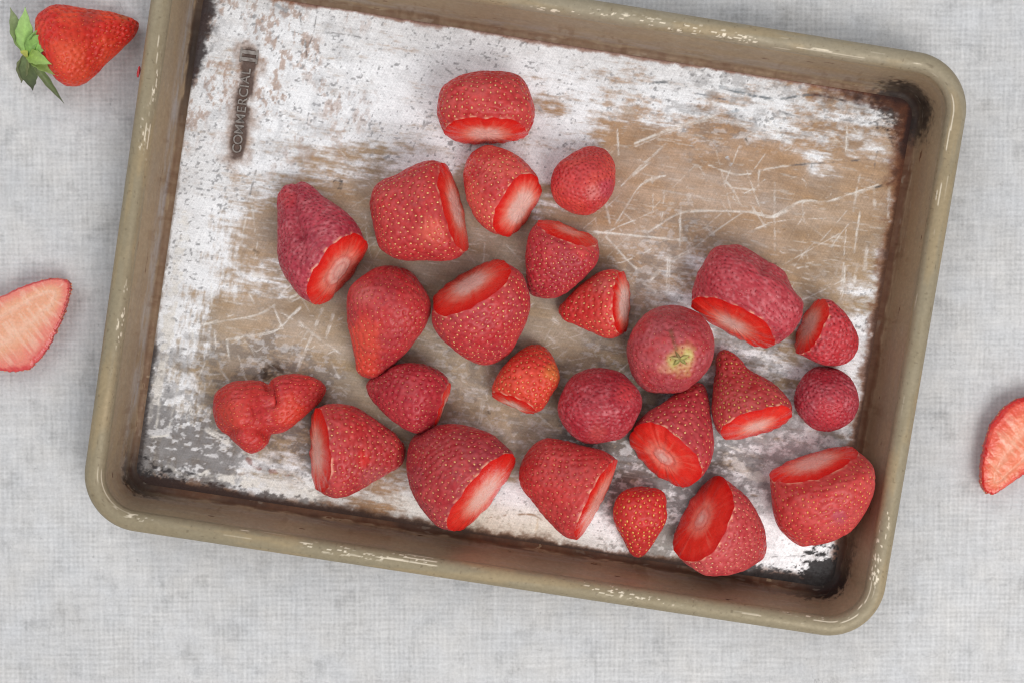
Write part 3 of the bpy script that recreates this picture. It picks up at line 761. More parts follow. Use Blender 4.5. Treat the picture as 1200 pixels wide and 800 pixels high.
def build_berry(B, seed):
    rng = np.random.default_rng(seed)
    d, e, mid, tmin, ttip, half = shape_frame(B)
    gz = B.get('ground', FLOOR_Z)
    d3, e3, z3 = np.array([*d, 0]), np.array([*e, 0]), np.array([0, 0, 1.0])
    NA, NS = 176, 112
    a = np.arange(NA) / NA * 2 * math.pi
    hf = B.get('hf', 0.88)
    td = np.linspace(tmin - (B.get('cut') is not None) * 60, ttip, 700)
    cd, hd = half(td)
    kern = np.ones(9) / 9
    hs = np.convolve(np.pad(hd, 4, mode='edge'), kern, 'valid'); hs[-4:] = hd[-4:]; 
    if 'cut' not in B: hs[:4] = hd[:4]
    hmax = hs[td >= tmin].max()
    rzd = hf * hs
    if 'cut' in B:                                                   # the berry rounds off toward the cut
        rzd = rzd * (1 - B.get('shoulder', 0.24) * np.exp(-(np.clip(td, 0, None) / 13.0) ** 2))
    rzmax = rzd[td >= tmin].max()
    rest = B.get('rest', 0.72)
    zcd = gz - 1.0 + rest * rzd + (1 - rest) * rzmax
    if 'cut' in B: zcd = np.where(td < 0, np.interp(0.0, td, zcd), zcd)
    C_, H_, RZ_, ZC_ = (lambda tt, q=q: np.interp(tt, td, q) for q in (cd, hd, rzd, zcd))
    ca_, sa_ = np.cos(a), np.sin(a)
    px = np.sign(ca_) * np.abs(ca_) ** 0.92; pz = np.sign(sa_) * np.abs(sa_) ** 0.92
    if 'cut' in B:
        def apparent(el_):                                          # width of the face as it is seen
            out_ = []
            for z_ in (1.0, -1.0):
                f_ = -td * math.cos(el_) + (zcd + rzd * z_ - float(ZC_(0.0))) * math.sin(el_)
                g_ = np.nonzero(f_ >= 0)[0]; t_ = td[g_[-1] if len(g_) else 0]
                out_.append(project(np.array([*(mid - d * t_ + e * float(C_(t_))), float(ZC_(t_)) + z_ * float(RZ_(t_))])))
            dd_ = project(np.array([*(mid + d * 10), 40.0])) - project(np.array([*mid, 40.0]))
            return (out_[1] - out_[0]) @ (dd_ / np.linalg.norm(dd_))
        lo_, hi_ = -0.6, 1.25
        for _ in range(22):
            el = (lo_ + hi_) / 2
            if apparent(el) < B['cut']: lo_ = el
            else: hi_ = el
        f = -td[:, None] * math.cos(el) + (zcd[:, None] + rzd[:, None] * pz[None] - float(ZC_(0.0))) * math.sin(el)
        tc = np.empty(NA)
        for k in range(NA):
            g = np.nonzero(f[:, k] >= 0)[0]
            i = g[-1] if len(g) else 0
            if i + 1 < len(td): tc[k] = td[i] + (td[i + 1] - td[i]) * f[i, k] / (f[i, k] - f[i + 1, k] + 1e-9)
            else: tc[k] = td[i]
        jit = np.interp(np.arange(NA), np.arange(0, NA + 1, 4), np.append(rng.uniform(-1, 1, NA // 4), 0))
        jit[-4:] = jit[-4:] * 0
        wav = fbm(np.stack([np.cos(a) * rzmax, np.sin(a) * rzmax, 0 * a], -1), (16, 16, 9), seed + 77, 2) - 0.5
        tc = tc + jit * B.get('ragged', 1.0) + wav * 3.0
        s = np.linspace(0, 1, NS)
        g = np.sin(s * math.pi / 2) * 0.75 + 0.25 * s
        tt = tc[None] + (ttip - tc[None]) * g[:, None]
    else:
        s = np.linspace(0, 1, NS)
        g = (1 - np.cos(s * math.pi)) / 2
        tt = tmin + (ttip - tmin) * np.repeat(g[:, None], NA, 1)
    c_, h_, rz_, zc_ = C_(tt), H_(tt), RZ_(tt), ZC_(tt)
    XYp = mid[None, None] - d * tt[..., None] + e * (c_ + h_ * px[None])[..., None]
    Zp = zc_ + rz_ * pz[None]
    P = np.concatenate([XYp, Zp[..., None]], -1)
    # soften the underside where it rests
    P[..., 2] = np.where(P[..., 2] < gz + 5, gz + 5 - (gz + 5 - P[..., 2]) * 0.8, P[..., 2])
    nrm = grid_normals(P)
    lump = (fbm(P + seed * 71.3, (30, 30, 30), seed, 3) - 0.5) * B.get('lumpy', 4.0)
    P = P + nrm * lump[..., None]
    # creases and bumps placed in plan
    pxy = project(P)
    upw = sstep(-0.2, 0.35, nrm[..., 2])
    for pts, w, dep in B.get('creases', []):
        dd = seg_dist(pxy[..., 0], pxy[..., 1], catmull(pts, 6) if len(pts) > 2 else pts)
        P = P - nrm * (np.exp(-(dd / w) ** 2) * dep * upw)[..., None]
    for x, y, r, hgt in B.get('bumps', []):
        dd = np.hypot(pxy[..., 0] - x, pxy[..., 1] - y)
        P = P + nrm * (np.exp(-(dd / r) ** 2) * hgt * upw)[..., None]
    nrm = grid_normals(P)
    # seeds and their dimples
    spacing = B.get('spacing', 8.2) * 0.75
    body = P[3:-1] if 'cut' in B else P[1:-1]
    off = 3 if 'cut' in B else 1
    ids = pick_seeds(body, None, spacing, rng)
    si, sj = ids // NA + off, ids % NA
    sp_ = P[si, sj]; sn = nrm[si, sj]
    fl = P.reshape(-1, 3)
    kd = KDTree(len(sp_))
    for k, q_ in enumerate(sp_): kd.insert(q_, k)
    kd.balance()
    dmin = np.array([kd.find(q_)[2] for q_ in fl]).reshape(P.shape[:2])
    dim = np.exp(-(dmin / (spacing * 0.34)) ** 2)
    depth = 1.25 * B.get('depth', 1.15)
    P = P - nrm * (dim * depth)[..., None] + nrm * (sstep(0.25, 0.62, dmin / spacing) * 0.6)[..., None]
    # colour of the skin
    n1 = fbm(P + seed * 13.7, (26, 26, 26), seed + 3, 4); n2 = fbm(P + seed * 3.1, (10, 10, 10), seed + 9, 3); n3 = fbm(P, (4, 4, 4), seed + 5, 2)
    A_, B2, HZ = lin(B['c'][0]), lin(B['c'][1]), lin(B.get('haze_c', (204, 104, 98)))
    col = mixc(A_ * np.ones(P.shape), B2, sstep(0.40, 0.66, n1 * 0.8 + n2 * 0.25))
    col = mixc(col, HZ, 0.72 * B.get('haze', 0.3) * sstep(0.30, 0.66, n2 * 0.6 + n3 * 0.4))
    col = col * (0.80 + 0.38 * n3)[..., None]
    if B.get('grain'):                                               # frost sits on the skin as fine pale grains
        col = mixc(col, lin((222, 138, 144)), sstep(0.56, 0.80, vnoise(P, (2.6, 2.6, 2.6), seed + 21) * 0.7 + n2 * 0.3) * B['grain'])
    pxy = project(P)
    for x, y, r, cc_, k in B.get('patch', []):
        dd = np.hypot(pxy[..., 0] - x, pxy[..., 1] - y) / r + (n2 - 0.5) * 0.9
        col = mixc(col, lin(cc_), sstep(1.05, 0.3, dd) * k * upw)
    for pts, w, cc_, k in B.get('lines', []):
        dd = seg_dist(pxy[..., 0], pxy[..., 1], pts) / w + (n2 - 0.5) * 0.9
        col = mixc(col, lin(cc_), sstep(1.05, 0.35, dd) * k * upw)
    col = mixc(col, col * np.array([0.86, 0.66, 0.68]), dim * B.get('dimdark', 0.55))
    if 'cut' in B:                                                   # a paler, torn lip beside the knife cut
        lipd = np.linalg.norm(P - P[:1], axis=-1)
        dots = sstep(0.50, 0.72, vnoise(P, (4.2, 4.2, 4.2), seed + 31))
        col = mixc(col, lin((238, 168, 140)), sstep(3.4, 0.8, lipd) * dots * 0.8)
    base = np.array([*(P[..., :2].mean((0, 1))), gz])
    root = empty('strawberry', base)
    tag(root, B['label'], 'strawberry', B.get('group', 'strawberries on the tray'))
    F = grid_faces(NS, NA, wrap_v=True)
    Fc = []
    Vv = P.reshape(-1, 3); Cv = col.reshape(-1, 3)
    tip = P[-1].mean(0); Vv = np.concatenate([Vv, tip[None]]); Cv = np.concatenate([Cv, col[-1].mean(0)[None]])
    r0 = (NS - 1) * NA
    Fc.append(np.array([(r0 + k, len(Vv) - 1, r0 + (k + 1) % NA) for k in range(NA)]))
    if 'cut' not in B:
        Vv = np.concatenate([Vv, P[0].mean(0)[None]]); Cv = np.concatenate([Cv, col[0].mean(0)[None]])
        Fc.append(np.array([(k, (k + 1) % NA, len(Vv) - 1) for k in range(NA)]))
    # orient faces outward
    i0 = F[len(F) // 2]; fn = np.cross(Vv[i0[1]] - Vv[i0[0]], Vv[i0[2]] - Vv[i0[0]])
    if fn @ nrm.reshape(-1, 3)[i0[0]] < 0:
        F = F[:, ::-1]; Fc = [q[:, ::-1] for q in Fc]
    make_mesh('skin', Vv, [F] + Fc, M_SKIN, root, base, Cv)
    # seeds
    if len(sp_) and B.get('seeds', True):
        k = len(sp_)
        pos = P[si, sj]
        tng = P[np.clip(si + 1, 0, NS - 1), sj] - P[si - 1, sj]
        tng = tng - sn * (tng * sn).sum(-1, keepdims=True); tng /= np.linalg.norm(tng, axis=-1, keepdims=True) + 1e-9
        bit = np.cross(sn, tng)
        sz = 0.84 * B.get('seed_size', 1.0) * rng.uniform(0.65, 1.25, (k, 1, 1))
        sv = SEED_V[None] * sz
        VV = pos[:, None] + tng[:, None] * sv[..., :1] * 1.75 + bit[:, None] * sv[..., 1:2] * 1.2 + sn[:, None] * (sv[..., 2:3] * 0.8 + 0.6)
        off_ = (np.arange(k) * len(SEED_V))[:, None, None]
        F3 = (np.array(SEED_F3)[None] + off_).reshape(-1, 3); F4 = (np.array(SEED_F4)[None] + off_).reshape(-1, 4)
        sc1, sc2 = lin(B.get('seed_c', ((244, 206, 136), (238, 160, 108)))[0]), lin(B.get('seed_c', ((244, 206, 136), (238, 160, 108)))[1])
        mixk = rng.uniform(0, 1.25, k)
        scol = sc1 + (sc2 - sc1) * mixk[:, None]
        o = make_mesh('seeds', VV.reshape(-1, 3), [F3, F4], M_SEED, root, base, np.repeat(scol, len(SEED_V), 0))
        o['kind'] = 'stuff'
    # cut face
    if 'cut' in B:
        loop = P[0]
        cen = loop.mean(0)
        K = 40
        fn = d3 * math.cos(el) + z3 * math.sin(el)
        rho = np.linspace(1, 0, K + 1)[:-1]
        VF = cen + (loop - cen)[None] * rho[:, None, None]
        ang = np.repeat(a[None], K, 0)
        R_ = np.repeat(rho[:, None], NA, 1)
        relief = 3.0 * (1 - R_ ** 5) + (fbm(VF, (9, 9, 9), seed + 40, 3) - 0.5) * 1.4 * sstep(1.0, 0.85, R_)
        core = B.get('core', 0.42)
        relief -= 1.2 * np.exp(-((R_ - core * 0.8) / 0.05) ** 2) * B.get('ring', 0.0)
        VF = VF + fn * relief[..., None]
        # flesh: red rim, radial fibres, pale heart
        q = np.stack([np.cos(ang) * 6, np.sin(ang) * 6, R_ * 1.2], -1)
        fib = fbm(q, (0.75, 0.75, 1.6), seed + 50, 3); fib2 = fbm(q, (0.35, 0.35, 1.2), seed + 51, 2); nn = fbm(VF, (7, 7, 7), seed + 52, 3)
        Rw = R_ + (fib - 0.5) * 0.11 * sstep(0.05, 0.4, R_) + (nn - 0.5) * 0.16
        edge_c, mid_c, in_c, heart = lin((216, 28, 24)), lin((234, 54, 42)), lin((244, 138, 118)), lin((243, 198, 186))
        fc = edge_c * np.ones(VF.shape)
        fc = mixc(fc, mid_c, sstep(1.0, 0.78, Rw))
        core = core * 1.02
        fc = mixc(fc, in_c, sstep(core + 0.26, core - 0.10, Rw))
        fc = mixc(fc, heart, sstep(core + 0.03, core - 0.28, Rw) * B.get('pale', 0.9))
        fc = mixc(fc, lin((240, 150, 126)), sstep(0.60, 0.80, fib2) * sstep(0.98, 0.75, R_) * sstep(core - 0.1, core + 0.15, R_) * 0.22)
        ring = np.exp(-((R_ + (nn - 0.5) * 0.06 - core * 0.8) / 0.06) ** 2) * B.get('ring', 0.0)
        fc = mixc(fc, lin((224, 84, 72)), ring * 0.7)
        ring2 = np.exp(-((R_ + (nn - 0.5) * 0.06 - core * 0.42) / 0.045) ** 2) * B.get('ring', 0.0)
        fc = mixc(fc, lin((214, 110, 102)), ring2 * 0.6)
        VV = np.concatenate([VF.reshape(-1, 3), (cen + fn * 3.0)[None]]); CC = np.concatenate([fc.reshape(-1, 3), fc[-1].mean(0)[None]])
        FF = grid_faces(K, NA, wrap_v=True)
        l0 = (K - 1) * NA
        FC = np.array([(l0 + k, len(VV) - 1, l0 + (k + 1) % NA) for k in range(NA)])
        i0 = FF[len(FF) // 2]
        if np.cross(VV[i0[1]] - VV[i0[0]], VV[i0[2]] - VV[i0[0]]) @ fn < 0:
            FF = FF[:, ::-1]; FC = FC[:, ::-1]
        make_mesh('cut_face', VV, [FF, FC], M_FLESH, root, base, CC)
    return root, base, P, nrm

RED, DEEP, WINE, ORG, PINK = (192, 44, 46), (168, 32, 42), (148, 30, 48), (214, 66, 44), (200, 70, 74)
FROST = dict(grain=0.38, haze=0.50, haze_c=(196, 92, 98), spacing=5.6, depth=0.95, seed_size=0.62, seed_c=((206, 112, 110), (150, 40, 52)), dimdark=0.9)
BERRIES = [
 dict(label='squat topmost strawberry on the tray with its cut face at its lower side', zmid=40, cut=31, core=.5,
  pts=[(521,157),(514.5,143),(513,128),(517,107),(530,94.7),(549.5,86),(571.5,81.5),(593.5,83),(610,90.6),(618.8,105.7),(625,127.7),(623.7,144),(618,157)], c=(RED, (204,62,60)), haze=.38, seed_c=((236,196,132),(226,150,104))),
 dict(label='barrel-shaped strawberry with a tall pale cut face on its right side', zmid=42, cut=24, core=.55, pale=1,
  pts=[(521,192),(508,188.7),(495,191.5),(481.8,196),(465,205.6),(450,212),(438.7,220.6),(434,235.6),(434,250.6),(437.8,269),(441.5,287),(453.7,297.4),(470.6,304),(495,305.3),(523,306),(536,302),(545,294)], c=((196,52,52), (184,40,46)), haze=.35, patch=[(505,272,22,(226,100,82),.7)], lumpy=3),
 dict(label='pear-shaped strawberry below the topmost berry, pale cut face at its lower right', zmid=38, cut=40, core=.62, pale=1,
  pts=[(632,214),(629,206),(618,193.7),(603,181),(585,173),(566,171),(551,180),(544,199),(545.4,224),(552,246),(563,262.4),(577,272),(590,275.5)], c=((194,50,52), (214,84,74)), haze=.35),
 dict(label='small egg-shaped uncut strawberry, highest on the right of the top cluster', zmid=30, axis=[(697,172),(676,250)], spacing=5.4, depth=.8, seed_size=.6, seed_c=((214,110,84),(170,48,52)),
  pts=[(665,182.7),(678.7,174.5),(695,170),(711.7,176),(720,191),(721,207.5),(715.8,229.5),(703.4,244.6),(687,251),(667.7,247.3),(652.6,237.7),(645.7,221),(648.5,204.7),(655,192)], c=((214,72,62),(200,54,56)), haze=.25,
  creases=[([(716,196),(708,214),(696,228)],6,1.5), ([(665,184),(680,182),(692,178)],3,1.4)], patch=[(712,222,16,(172,58,82),.6),(694,226,12,(222,140,134),.5)]),
 dict(FROST, label='frosty wine-pink strawberry with a folded tip, farthest left in the upper rows', zmid=42, cut=41, core=.52, ring=.8, pale=.8, ragged=1.5, hf=.8, lumpy=6,
  pts=[(426,281),(420,266.5),(406.7,250.7),(386.5,237),(370.7,226),(358,216),(350.5,213.5),(343.7,216),(332.5,217),(324,223.7),(321,235),(323,257.5),(325,284.5),(327,307),(333.6,325),(343.7,338.4),(355,349.7),(368.5,356)], c=((176,46,66),(160,38,58)),
  creases=[([(345,214),(343,238),(345,258),(352,276)],5,6), ([(352,276),(356,300)],7,2)], patch=[(336,232,14,(206,60,66),.6)]),
 dict(label='whole-looking heart-shaped strawberry with an orange streak toward its tip, left of centre', zmid=44, axis=[(466,318),(434,445)], hf=.85,
  pts=[(407,350),(412,336),(426,322),(442,313),(458,311),(474,316),(486,326),(498,342),(504,358),(501,374),(492,392),(480,408),(466,422),(452,436),(440,444),(426,444),(417,436),(414,420),(410,398),(407,374)], c=((188,44,48),(176,40,50)), haze=.32, spacing=7.6,
  patch=[(426,400,30,(222,80,60),.8),(428,430,20,(222,76,56),.7),(424,345,18,(200,110,104),.4)], seed_c=((230,160,104),(214,110,84)), seed_size=.85),
 dict(label='plump strawberry mid-tray with an oval cut face at its upper left', zmid=44, cut=40, core=.5, pale=.95,
  pts=[(508,354),(507,370),(510,384),(520,398),(536,412),(552,423),(568,427.6),(584,424),(598,414),(608,396),(617,376),(621,356),(617,334),(608,318),(592,307)], c=((196,46,50),(182,42,54)), haze=.36),
 dict(label='deep pink strawberry with a narrow cut at its top, above the small red cone', zmid=36, cut=18, core=.4, pale=.5,
  pts=[(631,260),(623,270),(618,286.7),(616,303.7),(617,325),(620,342),(632,349.4),(646.7,350.5),(661.6,346),(674,335.6),(687,323),(697.7,310),(702,295),(701,284)], c=((182,36,48),(172,36,52)), haze=.3, patch=[(682,288,20,(220,76,72),.7)], spacing=7.2, seed_size=.75),
 dict(label='small bright red cone-shaped strawberry with a pale cut on its right end', zmid=30, cut=20, core=.66, pale=1,
  pts=[(731,319),(719,316),(706,317.6),(693.5,325),(678.6,335.6),(666,348),(657,359),(655.7,367.5),(661.6,376),(676.5,381),(691,388.7),(706,395),(719,396),(731,390)], c=((208,46,44),(214,66,56)), haze=.2, patch=[(705,334,16,(186,96,88),.5)], spacing=8.5),
 dict(FROST, label='large frosty two-lobed strawberry with a long oval cut face, right side', zmid=42, cut=34, core=.42, pale=.85, hf=.72, lumpy=7,
  pts=[(812,353),(815,338),(819,320),(826,304),(838,291),(852,287.6),(868,288.4),(882,294),(890,302),(898,310),(906,313),(918,317),(925,324),(929,338),(937,352),(938,366),(932,382),(924,393),(905,406)], c=((178,48,60),(186,54,66)),
  creases=[([(897,308),(888,326),(884,344)],7,3.2)], bumps=[(886,337,8,2.2)]),
 dict(FROST, label='strawberry beside the tray\'s right wall with its cut face turned left', zmid=30, cut=28, core=.55, pale=.6,
  pts=[(965,351),(974,353),(984,362),(996,376),(1005,390),(1009,404),(1006,416),(996,425),(980,428),(964,427),(950,421),(937,414)], c=((198,46,54),(192,48,56)), haze=.4, spacing=7),
 dict(label='round dull-red strawberry standing upright with a yellow-green stem scar', zmid=38, axis=[(789,360),(781,462)], hf=.9, spacing=6.8, seed_size=.7, depth=.8, seed_c=((216,134,110),(190,90,86)),
  pts=[(736.5,421),(736.5,400),(744,382),(759,367),(780,359.5),(801,359.5),(820.5,370),(832.5,388),(834.6,409),(829.5,430),(816,448),(798,460),(777,462.4),(756,457),(742.5,442)], c=((182,52,56),(172,50,58)), haze=.5, haze_c=(190,112,116),
  creases=[([(783,384),(789,398),(794,412)],4,2.5)], patch=[(797,420,23,(204,156,104),.85),(806,416,9,(204,190,112),.8),(789,424,9,(188,176,96),.8),(778,430,10,(214,150,120),.5)], lines=[([(786,388),(792,408)],3.5,(120,70,44),.7)]),
 dict(label='cone strawberry with its tip up and a lens-shaped cut along its lower edge', zmid=34, cut=28, core=.42, pale=.8,
  pts=[(847,511),(840,502),(835.5,484),(837.6,463),(841.5,439),(843,421),(849,412.6),(856.5,412),(867,419.5),(879,433),(897,443.5),(912,455.5),(924,470.5),(929,487)], c=((174,42,46),(180,50,52)), haze=.42, seed_c=((222,178,100),(210,140,80)), seed_size=1.1, spacing=7.6),
 dict(FROST, label='small round dark pink strawberry under the one by the right wall', zmid=28, axis=[(966,431),(972,506)], hf=.9,
  pts=[(931.8,464),(936.8,450.5),(950,437),(966.8,430.5),(983.5,432),(996.8,443.8),(1003.5,463.8),(1002.8,480.5),(993.5,497),(976.8,507),(960,504.5),(943.5,493.9),(933.4,478.8)], c=((172,36,52),(158,34,54)), haze=.42, patch=[(970,482,24,(198,56,64),.6)]),
 dict(label='strawberry with a broad ringed cut face at its lower left, below the stem-scarred berry', zmid=40, cut=50, core=.36, ring=.9, pale=.9,
  pts=[(743,506),(747,496),(759,484),(780,470.5),(798,460),(816,452.5),(828,453.4),(833.4,466),(835.5,490),(836.4,517),(832.5,538),(822,556),(808,569)], c=((184,40,50),(178,44,56)), haze=.36, spacing=9),
 dict(FROST, label='round crimson uncut strawberry below centre, left of the ringed cut one', zmid=36, axis=[(694,434),(712,520)], hf=.9, spacing=6.2,
  pts=[(653.4,477),(658.5,459),(672,442.5),(693,433.5),(714,432.6),(732,439.5),(745.4,456),(750,471),(745.4,492),(733.4,510),(717,519),(696,521),(675,513),(660,496.5)], c=((166,30,46),(176,36,50)), haze=.36, patch=[(735,460,16,(206,62,66),.6),(700,508,14,(204,90,84),.5)], creases=[([(716,492),(722,506)],4,1.2)]),
 dict(label='small orange-red strawberry alone in the gap at the centre, cut edge at its base', zmid=28, cut=11, core=.5, pale=1,
  pts=[(577,462),(577.5,454),(583.5,439),(597,422.5),(612,410.5),(627,405.4),(639,409),(648,419.5),(654.6,436),(654,448),(645,463),(636,478),(628,484)], c=((216,56,44),(222,72,50)), haze=.12, spacing=7.6, seed_c=((240,190,120),(232,150,92)), patch=[(647,436,14,(224,128,66),.7)]),
 dict(label='crimson strawberry with its pointed end to the left, under the orange-streaked one', zmid=34, cut=3, core=.4,
  pts=[(526,449),(523,442),(507,431.5),(486,426.4),(465,428.5),(447,437.5),(432,446.5),(427.5,454),(433.5,467.5),(447,481),(465,496),(483,506),(498,505.6),(508,500)], c=((170,30,46),(178,36,50)), haze=.28, spacing=7.8, seed_size=.8, seed_c=((232,176,120),(214,100,84))),
 dict(label='lumpy misshapen red strawberry of three lobes near the left wall', zmid=30, axis=[(247,482),(378,456)], hf=.78, spacing=6.6, depth=.8, seed_size=.75, seed_c=((236,140,90),(220,96,70)),
  pts=[(247,481),(250,464.6),(258.5,455),(272.7,448),(289.4,446),(303.6,447.5),(313,450.4),(316.7,445.6),(329.7,439.7),(346.3,438.5),(363,443),(374.8,450.4),(378.4,460),(373.7,470.5),(363,481),(348.7,493),(332,505),(317,510),(314,519),(306,526),(294,530),(282,524),(271.6,514.5),(258.5,505),(249.5,493)], c=((198,50,46),(188,44,46)), haze=.2, lumpy=4,
  creases=[([(313,446),(318,458),(321,472)],4.5,9), ([(321,472),(310,476),(300,478)],6,3), ([(300,478),(301,498)],3.5,3), ([(270,506),(292,502),(314,507)],5,6)], patch=[(340,482,26,(218,70,50),.7),(270,484,22,(214,72,54),.5)]),
 dict(label='strawberry with a thin lens-shaped cut at its left end, beside the lumpy one', zmid=40, cut=24, core=.5, pale=.5,
  pts=[(371,478),(382,474.6),(396,474),(415,477.7),(432,488),(448.5,500),(462.7,512),(472,526),(472,540.6),(465,550),(443.7,562),(424.7,571.5),(405.7,580.5),(386.7,580),(372,575)], c=((192,44,46),(182,44,50)), haze=.38, patch=[(425,538,12,(214,48,42),.8),(440,562,22,(178,100,104),.4)], seed_c=((236,180,120),(226,130,90))),
 dict(label='largest strawberry of the front row, wine-red with a slanting cut face', zmid=44, cut=34, core=.5, pale=.7,
  pts=[(602,536),(600,529),(588,517),(570,505),(546,499),(519,498.4),(498,503.5),(481.5,517),(476.4,535),(477,556),(483,577),(495,595),(510,610),(525,619),(536,621.5)], c=((174,38,46),(154,34,50)), haze=.36, spacing=8, seed_c=((232,180,120),(214,120,92))),
 dict(label='front-row strawberry with a slender cut edge, below the round crimson one', zmid=42, cut=16, core=.6, pale=.4,
  pts=[(722,539),(711,531),(687,523.4),(663,517.5),(642,514.5),(627,523.4),(615,540),(609,558),(612,573),(627,591),(645,612),(660,625.4),(677,632)], c=((184,42,44),(196,48,46)), haze=.3, spacing=7.8, seed_c=((232,160,110),(220,110,84)), seed_size=.85),
 dict(label='smallest strawberry of the front row, a seedy red cone pointing down', zmid=26, axis=[(755,573),(750,656)], hf=.9,
  pts=[(777,577),(781,594),(780,609),(771,627),(759,648),(750,656),(741,651),(732,633),(721.4,612),(720,597),(725,583),(735,575),(755,573)], c=((204,44,40),(196,44,42)), haze=.18, spacing=7.8, seed_size=1.25, seed_c=((240,190,96),(234,160,84)), patch=[(755,574,14,(176,40,40),.7)]),
 dict(label='front-row strawberry with a big ringed cut face on its left half', zmid=42, cut=54, core=.30, ring=.9, pale=.8,
  pts=[(849,561),(860.8,570),(874.5,582.5),(888,601.8),(899,626.5),(903,645.8),(900.6,658),(888,665),(863.5,671),(838.8,672.7),(819.5,669),(805.8,661),(796,651)], c=((192,52,58),(198,68,70)), haze=.42, spacing=8.4, seed_c=((238,186,140),(230,140,110))),
 dict(label='strawberry in the lower right corner of the tray, long cut face on its upper side', zmid=42, cut=31, core=.55, pale=.6,
  pts=[(904,560),(903.4,574),(904.8,596),(911.6,615.5),(924,629),(937.8,639),(948.8,638),(959.8,639.7),(973.5,639.7),(987,632),(999.6,618),(1009,601),(1016,582.5),(1020,560.5),(1017.5,541),(1003,526)], c=((198,48,48),(206,64,62)), haze=.34, seed_c=((238,176,90),(230,140,90)), patch=[(984,606,12,(176,72,92),.6)], creases=[([(949,640),(947,628)],4,1.5)], lumpy=2.2),
]
built = []
for i, B in enumerate(BERRIES):
    built.append(build_berry(B, 100 + i))

# stem scar of the upright berry: torn sepal stubs
def stub(base_pt, tip_pt, width, lift_h, col, parent, base, name='sepal_stub', thick=0.8, droop=0.0, side=0.0, zfun=None, n=9, colb=None):
    """a leaf blade: tapered, creased along its middle, with thickness"""
    t = np.linspace(0, 1, n)
    b0, b1 = np.asarray(base_pt, float), np.asarray(tip_pt, float)
    ax = (b1 - b0); L = np.linalg.norm(ax); ax = ax / L
    sd = np.cross([0, 0, 1.0], ax); sd = sd / (np.linalg.norm(sd) + 1e-9); up = np.cross(ax, sd)
    prof = np.sin(np.pi * np.clip(t * 0.86 + 0.10, 0, 1)) ** 0.8 * (1 - t ** 4) + 0.03
    q = np.array([-1, -0.8, -0.55, -0.25, 0, 0.25, 0.55, 0.8, 1.0])
    Vv, Cv = [], []
    for s_ in (1, -1):
        for k, tk in enumerate(t):
            cenp = b0 + (b1 - b0) * tk + up * (lift_h * math.sin(math.pi * min(tk * 1.1, 1)) - droop * tk * tk) + sd * side * math.sin(math.pi * tk)
            for j in q:
                wv_ = width * 0.5 * prof[k] * (1 + 0.07 * abs(j) ** 2 * math.sin(tk * 26 + j))
                Vv.append(cenp + sd * j * wv_ + up * (0.16 * width * abs(j) ** 1.5 * prof[k] + s_ * thick * 0.5))
                vein = math.exp(-(j / 0.3) ** 2) * 0.35 + 0.10 * math.sin(tk * 30 - abs(j) * 6)
                cc_ = lin(col) * 0.86 * (1 + vein)
                if colb is not None: cc_ = cc_ + (lin(colb) - cc_) * tk ** 1.5
                Cv.append(cc_)
    Vv = np.array(Vv); Cv = np.array(Cv)
    nq = len(q)
    top_ = grid_faces(n, nq); bot = grid_faces(n, nq, flip=True) + n * nq
    rim_ = []
    N0 = n * nq
    for k in range(n - 1):
        rim_ += [(k * nq, N0 + k * nq, N0 + (k + 1) * nq, (k + 1) * nq), ((k + 1) * nq + nq - 1, N0 + (k + 1) * nq + nq - 1, N0 + k * nq + nq - 1, k * nq + nq - 1)]
    for k in range(nq - 1):
        rim_ += [(k + 1, N0 + k + 1, N0 + k, k), ((n - 1) * nq + k, N0 + (n - 1) * nq + k, N0 + (n - 1) * nq + k + 1, (n - 1) * nq + k + 1)]
    return make_mesh(name, Vv, [top_, bot, np.array(rim_)], M_LEAF, parent, base, Cv)

def surf_z(P, x, y):
    pr = project(P.reshape(-1, 3)); fl = P.reshape(-1, 3)
    dd = np.hypot(pr[:, 0] - x, pr[:, 1] - y) + np.where(fl[:, 2] < np.median(fl[:, 2]), 1e3, 0)
    return fl[np.argmin(dd)]
root, base, P, nrm = built[11]
hub = (796.5, 420.0)
for (x, y, w_, cl) in [(808,416,4.5,(168,156,86)), (804,426,4.0,(140,134,70)), (789,427,4.2,(150,142,76)), (792,411,3.2,(126,104,60)), (785,418,3.2,(170,150,92))]:
    b0 = surf_z(P, *hub) + np.array([0, 0, 0.8]); b1 = surf_z(P, x, y) + np.array([0, 0, 1.0])
    stub(b0, b1, w_, 0.8, cl, root, base, n=7)

# the whole berry with leaves, on the cloth
B26 = dict(label='whole orange-red strawberry with green leaves lying on the cloth at the upper left', ground=0.0, zmid=40, axis=[(38,60),(155,24)], hf=.85, spacing=6.6, depth=1.5, dimdark=1.0, seed_size=.75, group='strawberries on the cloth',
  pts=[(40.3,26.3),(47,15.8),(61,8),(75,7.4),(98,9.6),(122.5,11.4),(140,15),(152,19),(155,26),(150.6,38.5),(140,51),(129.6,63),(117,77),(105,91),(92.8,99),(78.8,99.8),(68,94.5),(57.8,82),(49,70),(42,52.5),(38.5,38.5)], c=((206,36,22),(222,70,40)), haze=.06, seed_c=((236,130,70),(214,80,44)),
  patch=[(78,62,26,(232,92,58),.7),(106,20,16,(150,60,48),.5),(146,17,10,(150,110,50),.5)])
root, base, P, nrm = build_berry(B26, 400)
hubp = lift(np.array((33.0, 64.0)), 44)
